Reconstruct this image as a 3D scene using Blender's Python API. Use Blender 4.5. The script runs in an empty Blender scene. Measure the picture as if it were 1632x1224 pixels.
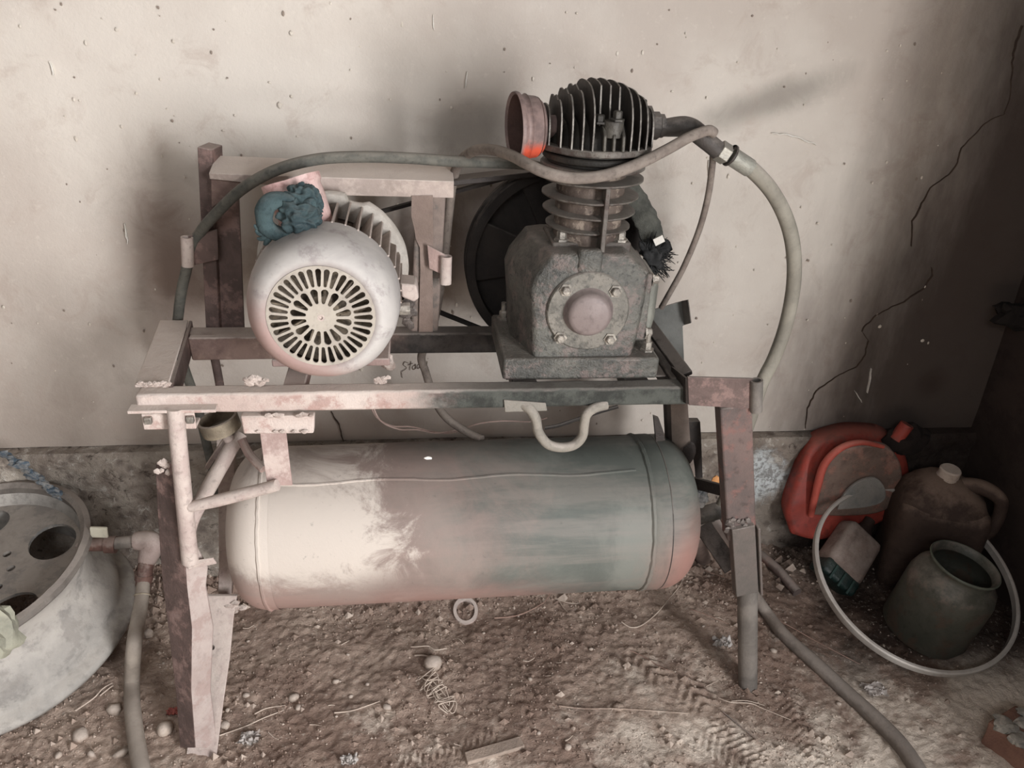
import bpy, bmesh, math, random
from mathutils import Vector, Matrix, noise
random.seed(7)
S = bpy.context.scene
COL = S.collection
# ------------------------------------------------------------------ camera
PITCH, YAW, ROLL, FPX, CH = math.radians(27), math.radians(8), 0.05, 1280., 1.58
fw = Vector((math.sin(YAW)*math.cos(PITCH), math.cos(YAW)*math.cos(PITCH), -math.sin(PITCH)))
r0 = Vector((math.cos(YAW), -math.sin(YAW), 0)); u0 = r0.cross(fw)
rt = math.cos(ROLL)*r0 + math.sin(ROLL)*u0; up = math.cos(ROLL)*u0 - math.sin(ROLL)*r0
cam = bpy.data.cameras.new('camera'); co = bpy.data.objects.new('camera', cam); COL.objects.link(co)
M = Matrix((rt, up, -fw)).transposed().to_4x4(); M.translation = (0, 0, CH); co.matrix_world = M
cam.sensor_fit = 'HORIZONTAL'; cam.sensor_width = 36; cam.lens = 36*FPX/1632; cam.clip_start = .02
S.camera = co
# ------------------------------------------------------------------ world, lights, exposure
W = bpy.data.worlds.new('world'); S.world = W; W.use_nodes = True
W.node_tree.nodes['Background'].inputs[0].default_value = (.86, .93, 1, 1)
W.node_tree.nodes['Background'].inputs[1].default_value = .15
S.view_settings.view_transform = 'Standard'; S.view_settings.look = 'None'
S.view_settings.gamma = 1; S.view_settings.use_curve_mapping = False; S.view_settings.exposure = 0
def area(name, loc, target, sx, sy, power, col):
    l = bpy.data.lights.new(name, 'AREA'); l.shape = 'RECTANGLE'; l.size = sx; l.size_y = sy
    l.energy = power; l.color = col
    o = bpy.data.objects.new(name, l); COL.objects.link(o); o.location = loc
    o.rotation_euler = (Vector(target)-Vector(loc)).to_track_quat('-Z', 'Y').to_euler(); return o
area('doorway_daylight', (1.76, -1.35, 1.35), (-1, -1.05, 1.25), 1.3, 1.9, 330, (.985, .985, 1.0))
area('overhead_fill', (-.7, -1.5, 2.6), (-.2, 1.5, .6), 1.3, .8, 34, (.96, .985, 1.02))  # added fill lamp inside the room for upward faces; no window here

# ------------------------------------------------------------------ picture-to-place helpers
def ray(px, py): return rt*((px-816)/FPX) + up*((612-py)/FPX) + fw
def A(px, py, Y):                                   # point at depth Y seen at a pixel
    d = ray(px, py); t = Y/d.y; return Vector((d.x*t, Y, CH+d.z*t))
def G(px, py, Z=0.):                                # point at height Z seen at a pixel
    d = ray(px, py); t = (Z-CH)/d.z; return Vector((d.x*t, d.y*t, Z))
def pxm(n, p):                                      # n pixels in metres at point p
    return n*(Vector(p)-Vector((0, 0, CH))).dot(fw)/FPX
SAT = .84
def lin(c):
    g_ = .3*c[0]+.59*c[1]+.11*c[2]; c = [g_+(v-g_)*SAT for v in c]
    return tuple(((v/255)/12.92 if v/255 <= .04045 else ((v/255+.055)/1.055)**2.4) for v in c)+(1.,)

# ------------------------------------------------------------------ mesh builder
class MB:
    def __init__(s): s.v = []; s.f = []
    def add(s, vs, fs):
        n = len(s.v); s.v += [Vector(p) for p in vs]; s.f += [tuple(i+n for i in f) for f in fs]; return s
    def box(s, c, sz, R=None):
        c = Vector(c); h = Vector(sz)/2
        vs = [Vector((x*h.x, y*h.y, z*h.z)) for x in (-1, 1) for y in (-1, 1) for z in (-1, 1)]
        if R is not None: vs = [R @ v for v in vs]
        return s.add([c+v for v in vs], [(0,1,3,2),(4,6,7,5),(0,4,5,1),(2,3,7,6),(0,2,6,4),(1,5,7,3)])
    def rings(s, rs, cap=True, closed=True):
        n = len(rs[0]); vs = [p for r in rs for p in r]; fs = []
        for i in range(len(rs)-1):
            for j in range(n if closed else n-1):
                k = (j+1) % n; fs.append((i*n+j, i*n+k, (i+1)*n+k, (i+1)*n+j))
        if cap: fs += [tuple(reversed(range(n))), tuple((len(rs)-1)*n+j for j in range(n))]
        return s.add(vs, fs)
    def beam(s, a, b, w, h, side=(0, 1, 0)):        # w across (third axis), h along side
        a, b = Vector(a), Vector(b); d = (b-a).normalized(); sd = Vector(side); sd = (sd-d*sd.dot(d)).normalized(); t = d.cross(sd)
        r = [sd*h/2+t*w/2, sd*h/2-t*w/2, -sd*h/2-t*w/2, -sd*h/2+t*w/2]
        return s.rings([[a+q for q in r], [b+q for q in r]])
    def prof(s, a, b, pts, side=(0, 1, 0)):         # extrude a closed 2-D outline (u along side, v along third)
        a, b = Vector(a), Vector(b); d = (b-a).normalized(); sd = Vector(side); sd = (sd-d*sd.dot(d)).normalized(); t = d.cross(sd)
        return s.rings([[a+sd*u+t*v for u, v in pts], [b+sd*u+t*v for u, v in pts]])
    def lathe(s, prof, o, ax, n=32, cap=False, ref=None):    # prof: (radius, distance along axis)
        o = Vector(o); ax = Vector(ax).normalized(); e = Vector(ref) if ref else (Vector((1,0,0)) if abs(ax.x) < .9 else Vector((0,1,0)))
        e = (e-ax*e.dot(ax)).normalized(); g = ax.cross(e)
        rs = [[o+ax*h+(e*math.cos(2*math.pi*j/n)+g*math.sin(2*math.pi*j/n))*max(r, 1e-4) for j in range(n)] for r, h in prof]
        return s.rings(rs, cap)
    def cyl(s, a, b, r, n=16, r2=None):
        a, b = Vector(a), Vector(b)
        return s.lathe([(r, 0), (r if r2 is None else r2, (b-a).length)], a, b-a, n, True)
    def tube(s, pts, r, n=12, sub=6, cap=True):
        P = spline([Vector(p) for p in pts], sub) if sub > 1 else [Vector(p) for p in pts]
        m = len(P); rr = r if isinstance(r, (list, tuple)) else [r]*2
        T = [(P[min(i+1, m-1)]-P[max(i-1, 0)]).normalized() for i in range(m)]
        e = Vector((0, 0, 1)) if abs(T[0].z) < .9 else Vector((1, 0, 0)); rs = []
        for i in range(m):
            e = (e-T[i]*e.dot(T[i])).normalized(); g = T[i].cross(e)
            q = i/(m-1)*(len(rr)-1); k = min(int(q), len(rr)-2); rad = rr[k]+(rr[k+1]-rr[k])*(q-k)
            rs.append([P[i]+(e*math.cos(2*math.pi*j/n)+g*math.sin(2*math.pi*j/n))*rad for j in range(n)])
        return s.rings(rs, cap)
    def blob(s, c, r, sc=(1, 1, 1), rough=.25, sub=2, seed=0, rz=0):
        bm = bmesh.new(); bmesh.ops.create_icosphere(bm, subdivisions=sub, radius=1)
        c = Vector(c); R = Matrix.Rotation(rz, 3, 'Z')
        vs = []
        for v in bm.verts:
            k = 1+rough*noise.noise(v.co*1.7+Vector((seed*3.1, seed*1.7, seed)))
            vs.append(c+R @ Vector((v.co.x*sc[0], v.co.y*sc[1], v.co.z*sc[2]))*r*k)
        fs = [tuple(x.index for x in f.verts) for f in bm.faces]; bm.free()
        return s.add(vs, fs)
    def rbox(s, c, sz, rad, R=None, n=4, taper=(1, 1), nz=6):  # rounded box, tapered in Z
        c = Vector(c); hx, hy, hz = [q/2 for q in sz]; rs = []
        zs = [(-hz, rad), (-hz+rad*.3, rad*.3), (-hz+rad, 0)]+[(-hz+rad+(2*hz-2*rad)*i/nz, 0) for i in range(1, nz)]+[(hz-rad, 0), (hz-rad*.3, rad*.3), (hz, rad)]
        for z, ins in zs:
            t = (z+hz)/(2*hz); k = taper[0]+(taper[1]-taper[0])*t; ring = []
            for qx, qy, a0 in ((1, 1, 0), (-1, 1, 90), (-1, -1, 180), (1, -1, 270)):
                for i in range(n+1):
                    a = math.radians(a0+90*i/n); rr = max(rad-ins*.7, rad*.3)
                    ring.append(Vector((qx*(hx*k-rad)+math.cos(a)*rr, qy*(hy*k-rad)+math.sin(a)*rr, z)))
            rs.append([c+(R @ p if R is not None else p) for p in ring])
        return s.rings(rs)
    def bolt(s, p, ax, r, h=None, n=6):
        p = Vector(p); ax = Vector(ax).normalized(); h = h or r*.9
        s.lathe([(r*1.5, 0), (r*1.5, h*.25), (r*1.0, h*.26), (r, h*.95), (r*.8, h*1.1), (0, h*1.1)], p, ax, n)
        return s
def spline(P, sub):
    out = []; n = len(P)
    for i in range(n-1):
        p0, p1, p2, p3 = P[max(i-1, 0)], P[i], P[i+1], P[min(i+2, n-1)]
        for k in range(sub):
            t = k/sub
            out.append(.5*((2*p1)+(p2-p0)*t+(2*p0-5*p1+4*p2-p3)*t*t+(3*p1-p0-3*p2+p3)*t**3))
    return out+[P[-1]]
def wloc(o):
    v = Vector((0, 0, 0))
    while o is not None: v += o.location; o = o.parent
    return v
def obj(name, mb, mat, parent=None, loc=None, smooth=False, bevel=0, angle=35, seg=2, label=None, kind=None, noisy=0, nf=30):
    off = wloc(parent) if parent is not None else Vector((0, 0, 0))
    if parent is None and loc is not None: off = Vector(loc)
    vs = [p+noise.noise_vector(p*nf)*noisy if noisy else p for p in mb.v]
    me = bpy.data.meshes.new(name); me.from_pydata([tuple(p-off) for p in vs], [], mb.f); me.update()
    bm = bmesh.new(); bm.from_mesh(me); bmesh.ops.recalc_face_normals(bm, faces=bm.faces); bm.to_mesh(me); bm.free()
    me.materials.append(mat)
    o = bpy.data.objects.new(name, me); COL.objects.link(o)
    if parent is not None: o.parent = parent
    elif loc is not None: o.location = loc
    if smooth or bevel:
        for p in me.polygons: p.use_smooth = True
        me.set_sharp_from_angle(angle=math.radians(angle))
    if bevel:
        b = o.modifiers.new('bevel', 'BEVEL'); b.width = bevel; b.segments = seg; b.limit_method = 'ANGLE'; b.angle_limit = math.radians(angle); b.harden_normals = False
    if label: o['label'] = label
    if kind: o['kind'] = kind
    return o
def tag(o, label, cat, group=None, kind=None):
    o['label'] = label; o['category'] = cat
    if group: o['group'] = group
    if kind: o['kind'] = kind
    return o
def thing(name, loc, label, cat, group=None):
    o = bpy.data.objects.new(name, None); COL.objects.link(o); o.location = loc; o.empty_display_size = .05
    return tag(o, label, cat, group)

# ------------------------------------------------------------------ materials
class NT:
    def __init__(s, name):
        s.m = bpy.data.materials.new(name); s.m.use_nodes = True; s.t = s.m.node_tree; s.b = s.t.nodes['Principled BSDF']
        s.b.inputs['Specular IOR Level'].default_value = .3
        g = s.t.nodes.new('ShaderNodeNewGeometry'); s.pos = g.outputs['Position']; s.nor = g.outputs['Normal']
        sp = s.t.nodes.new('ShaderNodeSeparateXYZ'); s.t.links.new(s.pos, sp.inputs[0]); s.X, s.Y, s.Z = sp.outputs
        sn = s.t.nodes.new('ShaderNodeSeparateXYZ'); s.t.links.new(s.nor, sn.inputs[0]); s.nz = sn.outputs[2]
    def set(s, sock, v):
        if hasattr(v, 'links') or isinstance(v, bpy.types.NodeSocket): s.t.links.new(v, sock)
        else: sock.default_value = v
    def noise(s, scale, detail=5, rough=.6, vec=None, dist=0, sc3=None):
        n = s.t.nodes.new('ShaderNodeTexNoise'); v = vec or s.pos
        if sc3:
            mp = s.t.nodes.new('ShaderNodeVectorMath'); mp.operation = 'MULTIPLY'; s.t.links.new(v, mp.inputs[0]); mp.inputs[1].default_value = sc3; v = mp.outputs[0]
        s.t.links.new(v, n.inputs['Vector']); n.inputs['Scale'].default_value = scale; n.inputs['Detail'].default_value = detail
        n.inputs['Roughness'].default_value = rough; n.inputs['Distortion'].default_value = dist; return n.outputs[0]
    def math(s, op, a, b=0., c=None):
        n = s.t.nodes.new('ShaderNodeMath'); n.operation = op; s.set(n.inputs[0], a); s.set(n.inputs[1], b)
        if c is not None: s.set(n.inputs[2], c)
        return n.outputs[0]
    def step(s, v, lo, hi, a=0., b=1.):
        n = s.t.nodes.new('ShaderNodeMapRange'); n.interpolation_type = 'SMOOTHSTEP'; s.set(n.inputs[0], v)
        n.inputs[1].default_value = lo; n.inputs[2].default_value = hi; n.inputs[3].default_value = a; n.inputs[4].default_value = b; return n.outputs[0]
    def mix(s, f, a, b, mode='MIX'):
        n = s.t.nodes.new('ShaderNodeMix'); n.data_type = 'RGBA'; n.blend_type = mode
        s.set(n.inputs[0], f); s.set(n.inputs[6], a); s.set(n.inputs[7], b); return n.outputs[2]
    def fin(s, col, rough=.75, metal=0., bump=None, bs=.3, bd=.004, spec=None):
        s.set(s.b.inputs['Base Color'], col); s.set(s.b.inputs['Roughness'], rough); s.set(s.b.inputs['Metallic'], metal)
        if spec is not None: s.b.inputs['Specular IOR Level'].default_value = spec
        if bump is not None:
            n = s.t.nodes.new('ShaderNodeBump'); n.inputs['Strength'].default_value = bs; n.inputs['Distance'].default_value = bd
            s.t.links.new(bump, n.inputs['Height']); s.t.links.new(n.outputs[0], s.b.inputs['Normal'])
        return s.m
DUST = lin((204, 190, 178))
def grime(name, a, b, scale=6, rough=.75, metal=0., dust=0., dcol=None, spots=.15, c=None, cw=.3, bs=.35, bscale=60, xoil=None, oil=None, spec=None):
    """two mottled colours, optional third patchy colour, dust lying on upward faces, optional oil film that starts at a place along X"""
    t = NT(name); n1 = t.noise(scale, 6, .65, dist=.4); n2 = t.noise(scale*7, 4, .6); n3 = t.noise(scale*2.3, 5, .7)
    col = t.mix(t.step(n1, .36, .64), lin(a), lin(b))
    if c: col = t.mix(t.math('MULTIPLY', t.step(n3, .5, .62), cw), col, lin(c))
    col = t.mix(t.math('MULTIPLY', t.step(n2, .52, .7), spots), col, lin([q*.45 for q in a]))
    if xoil is not None:
        f = t.step(t.math('ADD', t.X, t.math('MULTIPLY', n1, .35)), xoil+.12, xoil+.30)
        col = t.mix(f, col, t.mix(t.step(n3, .4, .62), lin(oil), lin([q*.62 for q in oil])))
    if dust:
        f = t.step(t.math('ADD', t.math('MULTIPLY', t.nz, .55), n3), .62, 1.0, 0, dust)
        if xoil is not None: f = t.math('MULTIPLY', f, t.step(t.X, xoil-.05, xoil+.25, 1, .25))
        col = t.mix(f, col, lin(dcol) if dcol else DUST)
    bmp = t.math('ADD', t.noise(bscale, 5, .7), t.math('MULTIPLY', t.noise(bscale*4, 3, .6), .4))
    return t.fin(col, rough, metal, bmp, bs, .004, spec)
# ================================================================== SETTING
WY, WX = 1.95, 1.70            # back wall and right wall planes
def fbm(x, y, s, o=4, z=0.): return noise.fractal(Vector((x*s, y*s, z)), 1.0, 2.0, o)
def sst(a, b, x): t = min(max((x-a)/(b-a), 0), 1); return t*t*(3-2*t)
TREADS = []
for (px, py, px2, py2, w, per, amp, k) in ((1088, 1078, 1125, 1125, .09, .030, .0036, .9), (1250, 1100, 1310, 1215, .07, .017, .003, .6),
                                          (1125, 1160, 1215, 1224, .10, .017, .003, .5), (640, 1224, 800, 1180, .06, .016, .003, .5), (1010, 1040, 1060, 1090, .06, .03, .004, .9)):
    a, b = G(px, py), G(px2, py2); TREADS.append((a, (b-a).normalized(), (b-a).length, w, per, amp, k))
def fh(x, y):
    h = .016*fbm(x, y, 1.8, 3, 3.3)+.008*fbm(x, y, 7, 4, 1.1)
    r = noise.turbulence(Vector((x*22, y*22, 5)), 4, True); h += .004*(r-.6)+.005*max(0, fbm(x, y, 30, 3, 2)-.15)
    soft = sst(1.15, 1.6, y)*.5+.5; h *= soft+.15
    h += .0042*fbm(x, y, 60, 3, 9)
    h += sst(1.66, 1.93, y)*.07*(1-.5*sst(.2, 1.2, x))*(.7+.5*fbm(x, y, 6, 3))+sst(1.1, 1.6, x)*.015
    for a, d, L, w, per, amp, k in TREADS:
        u = (x-a.x)*d.x+(y-a.y)*d.y; v = -(x-a.x)*d.y+(y-a.y)*d.x
        m = sst(-.03, .02, u)*sst(L+.03, L-.02, u)*sst(w/2+.02, w/2-.01, abs(v))
        if m > 0: h += m*amp*math.sin(2*math.pi*(u-abs(v)*k)/per)
    return h-.004
def dirt_material():
    t = NT('dirt'); n1 = t.noise(2.4, 6, .65); n2 = t.noise(14, 6, .7); n3 = t.noise(90, 4, .7); n4 = t.noise(5, 5, .7)
    col = t.mix(t.step(n1, .38, .62), lin((146, 121, 106)), lin((178, 155, 138)))
    col = t.mix(t.step(n2, .46, .68, 0, .6), col, lin((118, 94, 82)))
    pale_front = t.step(t.math('ADD', t.math('SUBTRACT', n4, t.math('MULTIPLY', t.Y, .42)), t.math('MULTIPLY', t.X, .10)), -.03, .17, 0, .75)  # paler soil towards the front and right, broken up by noise
    col = t.mix(pale_front, col, lin((234, 218, 200)))
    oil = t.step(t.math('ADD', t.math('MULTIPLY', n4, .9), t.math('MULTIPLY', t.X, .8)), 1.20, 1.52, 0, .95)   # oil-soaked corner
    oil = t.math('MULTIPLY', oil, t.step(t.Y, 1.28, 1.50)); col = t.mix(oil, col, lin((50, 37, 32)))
    col = t.mix(t.step(n3, .56, .74, 0, .4), col, lin((240, 228, 212)))
    col = t.mix(t.step(n3, .27, .42, .5, 0), col, lin((104, 82, 72)))
    return t.fin(col, .95, 0, t.math('ADD', t.noise(60, 6, .75), t.math('MULTIPLY', n3, .7)), .8, .008, .12)
M_DIRT = dirt_material()
def wall_material():
    t = NT('plaster'); n1 = t.noise(1.7, 5, .6); n2 = t.noise(9, 6, .7, dist=.6); n3 = t.noise(45, 4, .7); st = t.noise(3.2, 6, .65, sc3=(1.6, 1, .45))
    col = t.mix(t.step(n1, .36, .64), lin((190, 177, 165)), lin((206, 196, 184)))
    col = t.mix(t.step(n2, .5, .72, 0, .4), col, lin((170, 148, 134)))
    col = t.mix(t.step(n3, .58, .72, 0, .22), col, lin((222, 212, 198)))
    def stain_or_shade(cx, cz, rx, rz, amt, c, tilt=0.):           # soft patch of stain or painted-in shade at its own place on the plaster
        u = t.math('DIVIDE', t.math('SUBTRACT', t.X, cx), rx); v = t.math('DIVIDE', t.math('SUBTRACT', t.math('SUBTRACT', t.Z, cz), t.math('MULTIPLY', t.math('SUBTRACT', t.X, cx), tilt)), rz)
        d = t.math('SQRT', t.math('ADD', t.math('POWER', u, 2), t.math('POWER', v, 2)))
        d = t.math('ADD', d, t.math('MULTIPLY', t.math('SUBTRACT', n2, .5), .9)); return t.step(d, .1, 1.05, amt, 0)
    for cx, cz, rx, rz, amt, c, tl in STAINS_AND_SHADE: 
        col = t.mix(stain_or_shade(cx, cz, rx, rz, amt, c, tl), col, lin(c))
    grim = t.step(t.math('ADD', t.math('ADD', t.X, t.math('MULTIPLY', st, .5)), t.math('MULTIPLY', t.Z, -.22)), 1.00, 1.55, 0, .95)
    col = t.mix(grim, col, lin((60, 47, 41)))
    return t.fin(col, .82, 0, t.math('ADD', t.noise(26, 6, .7), t.math('MULTIPLY', t.noise(150, 3, .6), .3)), .35, .006, .25)
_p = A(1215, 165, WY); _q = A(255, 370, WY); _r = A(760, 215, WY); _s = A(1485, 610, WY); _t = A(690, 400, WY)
STAINS_AND_SHADE = [(_p.x, _p.z, .26, .06, .55, (108, 102, 92), .35), (_q.x+.02, _q.z-.08, .17, .32, .8, (112, 86, 72), -.2), (_t.x, _t.z, .24, .28, .78, (104, 80, 68), 0),  # exhaust stain, then painted-in shade left of the frame and inside it
        (-1.05, .42, .75, .42, .5, (128, 108, 94), 0), (-.1, .40, 1.1, .22, .4, (128, 108, 94), 0), (_r.x-.02, _r.z, .16, .10, .45, (96, 88, 80), .1), (_s.x, _s.z, .07, .07, .7, (44, 34, 30), 0)]  # two browner low patches, painted shadow left of pump head, small dark spot
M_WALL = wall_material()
def rubble_material():
    t = NT('rough_concrete'); n1 = t.noise(6, 6, .7); n2 = t.noise(26, 6, .75, dist=.5); n3 = t.noise(70, 4, .7)
    v = t.t.nodes.new('ShaderNodeTexVoronoi'); t.t.links.new(t.pos, v.inputs['Vector']); v.inputs['Scale'].default_value = 26
    col = t.mix(t.step(n1, .38, .62), lin((136, 122, 110)), lin((170, 158, 144)))
    col = t.mix(t.step(v.outputs['Distance'], .1, .45, .55, 0), col, lin((96, 82, 76)))
    col = t.mix(t.step(n2, .54, .68, 0, .7), col, lin((208, 200, 188)))
    col = t.mix(t.step(n2, .32, .45, .85, 0), col, lin((66, 54, 48)))
    u = t.math('ABSOLUTE', t.math('SUBTRACT', t.X, WHITEX)); w = t.math('ABSOLUTE', t.math('SUBTRACT', t.Z, WHITEZ))
    f = t.step(t.math('ADD', t.math('ADD', t.math('MULTIPLY', u, 6), t.math('MULTIPLY', w, 6)), n2), .9, 1.4, .95, 0)      # whitewash daub
    col = t.mix(f, col, t.mix(t.step(n3, .45, .6), lin((214, 220, 220)), lin((150, 150, 148))))
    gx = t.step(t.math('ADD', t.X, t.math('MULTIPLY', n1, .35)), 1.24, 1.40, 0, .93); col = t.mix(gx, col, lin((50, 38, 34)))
    return t.fin(col, .95, 0, t.math('ADD', n2, t.math('MULTIPLY', n3, .5)), .9, .014, .12)
_w = A(1212, 768, 1.9); WHITEX, WHITEZ = _w.x, _w.z
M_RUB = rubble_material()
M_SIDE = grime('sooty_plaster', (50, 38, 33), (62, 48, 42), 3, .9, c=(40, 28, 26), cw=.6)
M_SHELL = grime('shell_plaster', (96, 92, 88), (106, 101, 97), 2, .9)

# floor -------------------------------------------------------------
def axis(lo, hi, flo, fhi, fine, coarse):
    a = [];  x = lo
    while x < flo: a.append(x); x += coarse
    x = flo
    while x < fhi: a.append(x); x += fine
    while x < hi: a.append(x); x += coarse
    return a+[hi]
xs = axis(-2.6, WX+.12, -1.6, WX+.02, .0055, .06); ys = axis(-2.6, WY+.1, .62, WY, .0055, .06)
mb = MB(); mb.v = [Vector((x, y, fh(x, y))) for y in ys for x in xs]; nx = len(xs)
mb.f = [(j*nx+i, j*nx+i+1, (j+1)*nx+i+1, (j+1)*nx+i) for j in range(len(ys)-1) for i in range(nx-1)]
fl = obj('floor', mb, M_DIRT, smooth=True, angle=60, kind='structure'); fl['label'] = 'bare brown dirt floor with tyre prints and crumbs'
# back wall ----------------------------------------------------------
ZP = A(500, 703, WY).z          # height of the line where plaster ends
xs2 = [-2.6+i*.035 for i in range(int(4.34/.035)+1)]; zs2 = [ZP+i*.035 for i in range(int((2.75-ZP)/.035)+1)]
mb = MB(); vs = [Vector((x, WY+.006*noise.noise(Vector((x*3, z*3, 0)))+.0025*noise.noise(Vector((x*11, z*11, 4))), z)) for z in zs2 for x in xs2]; n = len(xs2)
fs = [(j*n+i, j*n+i+1, (j+1)*n+i+1, (j+1)*n+i) for j in range(len(zs2)-1) for i in range(n-1)]
mb.add(vs, fs); mb.box((-.44, WY+.09, 1.55), (4.4, .14, 2.5))
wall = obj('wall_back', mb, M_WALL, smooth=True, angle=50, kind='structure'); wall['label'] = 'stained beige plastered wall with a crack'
# plinth
mb = MB(); xs3 = [-1.6+i*.011 for i in range(int(3.34/.011)+1)]; zs3 = [-.06+i*.011 for i in range(int((ZP+.06)/.011)+1)]+[ZP-.004, ZP]
vs = []
for z in zs3:
    for x in xs3:
        lip = sst(ZP-.055, ZP-.045, z)
        d = .035+.05*sst(.22, 0, z)*(1-.9*sst(.5, 1.1, x)); rough = .020*fbm(x, z, 7, 4, 2)+.012*(noise.turbulence(Vector((x*24, z*24, 3)), 3, True)-.5)
        y = WY-d-rough*(1-lip*.85)-.004*lip
        if z >= ZP-.006: y = WY-.03 if z < ZP else WY+.02
        vs.append(Vector((x, y, z)))
n = len(xs3); fs = [(j*n+i, j*n+i+1, (j+1)*n+i+1, (j+1)*n+i) for j in range(len(zs3)-1) for i in range(n-1)]
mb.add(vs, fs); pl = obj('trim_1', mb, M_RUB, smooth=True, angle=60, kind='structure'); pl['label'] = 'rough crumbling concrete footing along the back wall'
# crack and marks on the plaster
M_CRACK = grime('crack_dark', (74, 60, 52), (88, 72, 62), 20, 1)
def wall_strip(pts, w, name, mat, label=None, parent=wall, y=WY):
    P = [A(a, b, y) for a, b in pts]; Q = []
    for i in range(len(P)-1):
        for k in range(5): 
            q = P[i].lerp(P[i+1], k/5); Q.append(q+Vector((noise.noise(q*60)*.004, 0, noise.noise(q*60+Vector((9, 0, 0)))*.004)))
    Q.append(P[-1]); mb = MB(); a, b = [], []
    for i, q in enumerate(Q):
        d = (Q[min(i+1, len(Q)-1)]-Q[max(i-1, 0)]).normalized(); nrm = Vector((-d.z, 0, d.x)); ww = w*(.35+.9*abs(noise.noise(q*25)))*min(1, .3+i/4, .3+(len(Q)-1-i)/4)
        yy = y-.0065; a.append(Vector((q.x, yy, q.z))+nrm*ww); b.append(Vector((q.x, yy, q.z))-nrm*ww)
    rs = [[a[i], b[i], b[i]+Vector((0, .01, 0)), a[i]+Vector((0, .01, 0))] for i in range(len(Q))]
    mb.rings(rs); return obj(name, mb, mat, parent, label=label)
wall_strip([(1628, 40), (1614, 85), (1611, 120), (1607, 160), (1598, 182), (1575, 190), (1560, 205), (1530, 235), (1525, 258), (1510, 278), (1480, 300), (1465, 330), (1453, 352), (1451, 392)], .0011, 'crack', M_CRACK)
wall_strip([(1484, 425), (1485, 438), (1470, 460), (1440, 480), (1420, 488), (1395, 502), (1380, 515), (1372, 528), (1383, 542), (1378, 565), (1365, 583), (1330, 600), (1300, 622), (1286, 650), (1283, 682)], .0010, 'crack', M_CRACK)
wall_strip([(1608, 520), (1600, 560), (1582, 610), (1560, 655), (1545, 700)], .008, 'oil_streak', grime('oil_black', (28, 20, 18), (36, 27, 24), 20, .5), y=WY)
wall_strip([(528, 655), (540, 675), (548, 704)], .002, 'crack', M_CRACK)
for l in ([(1228, 211), (1262, 216), (1285, 224), (1300, 231)], [(745, 113), (741, 140)], [(691, 24), (692, 48)], [(81, 100), (86, 120)], [(1128, 255), (1129, 280)], [(1388, 586), (1381, 625)], [(1362, 622), (1372, 640)], [(200, 355), (204, 388)]):
    wall_strip(l, .003, 'paint_drip', grime('white_drip', (226, 220, 210), (214, 208, 196), 20, .6))
# spatter: tiny raised flecks nobody would count
mb = MB(); mk = MB(); rnd = random.Random(3)
for i in range(260):
    p = A(rnd.uniform(0, 1500), rnd.uniform(0, 690), WY); s_ = rnd.uniform(.0012, .0035)*(1.8 if rnd.random() < .08 else 1)
    (mb if rnd.random() < .6 else mk).blob((p.x, WY-.004, p.z), s_, (1, .5, rnd.uniform(.8, 2)), .3, 1, i)
obj('spatter', mb, grime('pale_fleck', (216, 206, 192), (200, 188, 172), 20, .8), wall, kind='stuff')
obj('dark_spatter', mk, grime('dark_fleck', (150, 134, 120), (136, 120, 108), 20, .8), wall, kind='stuff')
# the pencilled scrawl low on the plaster between the beams
def stroke_text(name, strokes, mat, par, y, r=.0011):
    mb = MB()
    for st in strokes: mb.tube([A(a, b, y) for a, b in st], r, 5, 4)
    return obj(name, mb, mat, par, smooth=True)
stroke_text('scrawl', [[(651, 579), (645, 577), (643, 582), (648, 586), (644, 590), (640, 593), (641, 602)], [(655, 576), (653, 590)], [(650, 582), (658, 579)], [(662, 582), (658, 584), (658, 589), (662, 587), (662, 580), (663, 588)],
    [(669, 580), (665, 583), (666, 588), (669, 584)], [(670, 572), (669, 587)], [(676, 577), (672, 580), (673, 586), (676, 582)], [(677, 568), (676, 585)], [(681, 576), (680, 584)], [(682, 571), (682, 572)]], grime('pencil', (96, 80, 64), (84, 70, 58), 20, .9), wall, WY-.003, .0008)
# right wall and the parts of the shed that only shape the light
mb = MB(); mb.box((WX+.06, .65, 1.35), (.12, 2.8, 2.9)); mb.box((WX+.06, -2.35, 1.35), (.12, .5, 2.9)); mb.box((WX+.06, -1.42, 2.5), (.12, 1.4, .6))
mb.box((WX-.125, .62, 1.35), (.31, .24, 2.9)); w = obj('wall_right', mb, M_SIDE, kind='structure'); w['label'] = 'dark sooty side wall at the right'  # first box here: unseen pier added to shade the right corner
mb = MB(); mb.box((-2.65, -.3, 1.35), (.1, 4.8, 2.9)); obj('wall_left', mb, M_SHELL, kind='structure')
mb = MB(); mb.box((-.4, -2.65, 1.35), (4.6, .1, 2.9)); obj('wall_front', mb, M_SHELL, kind='structure')
mb = MB(); mb.box((-.4, -.3, 2.8), (4.7, 4.9, .1)); obj('ceiling', mb, M_SHELL, kind='structure')
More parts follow.
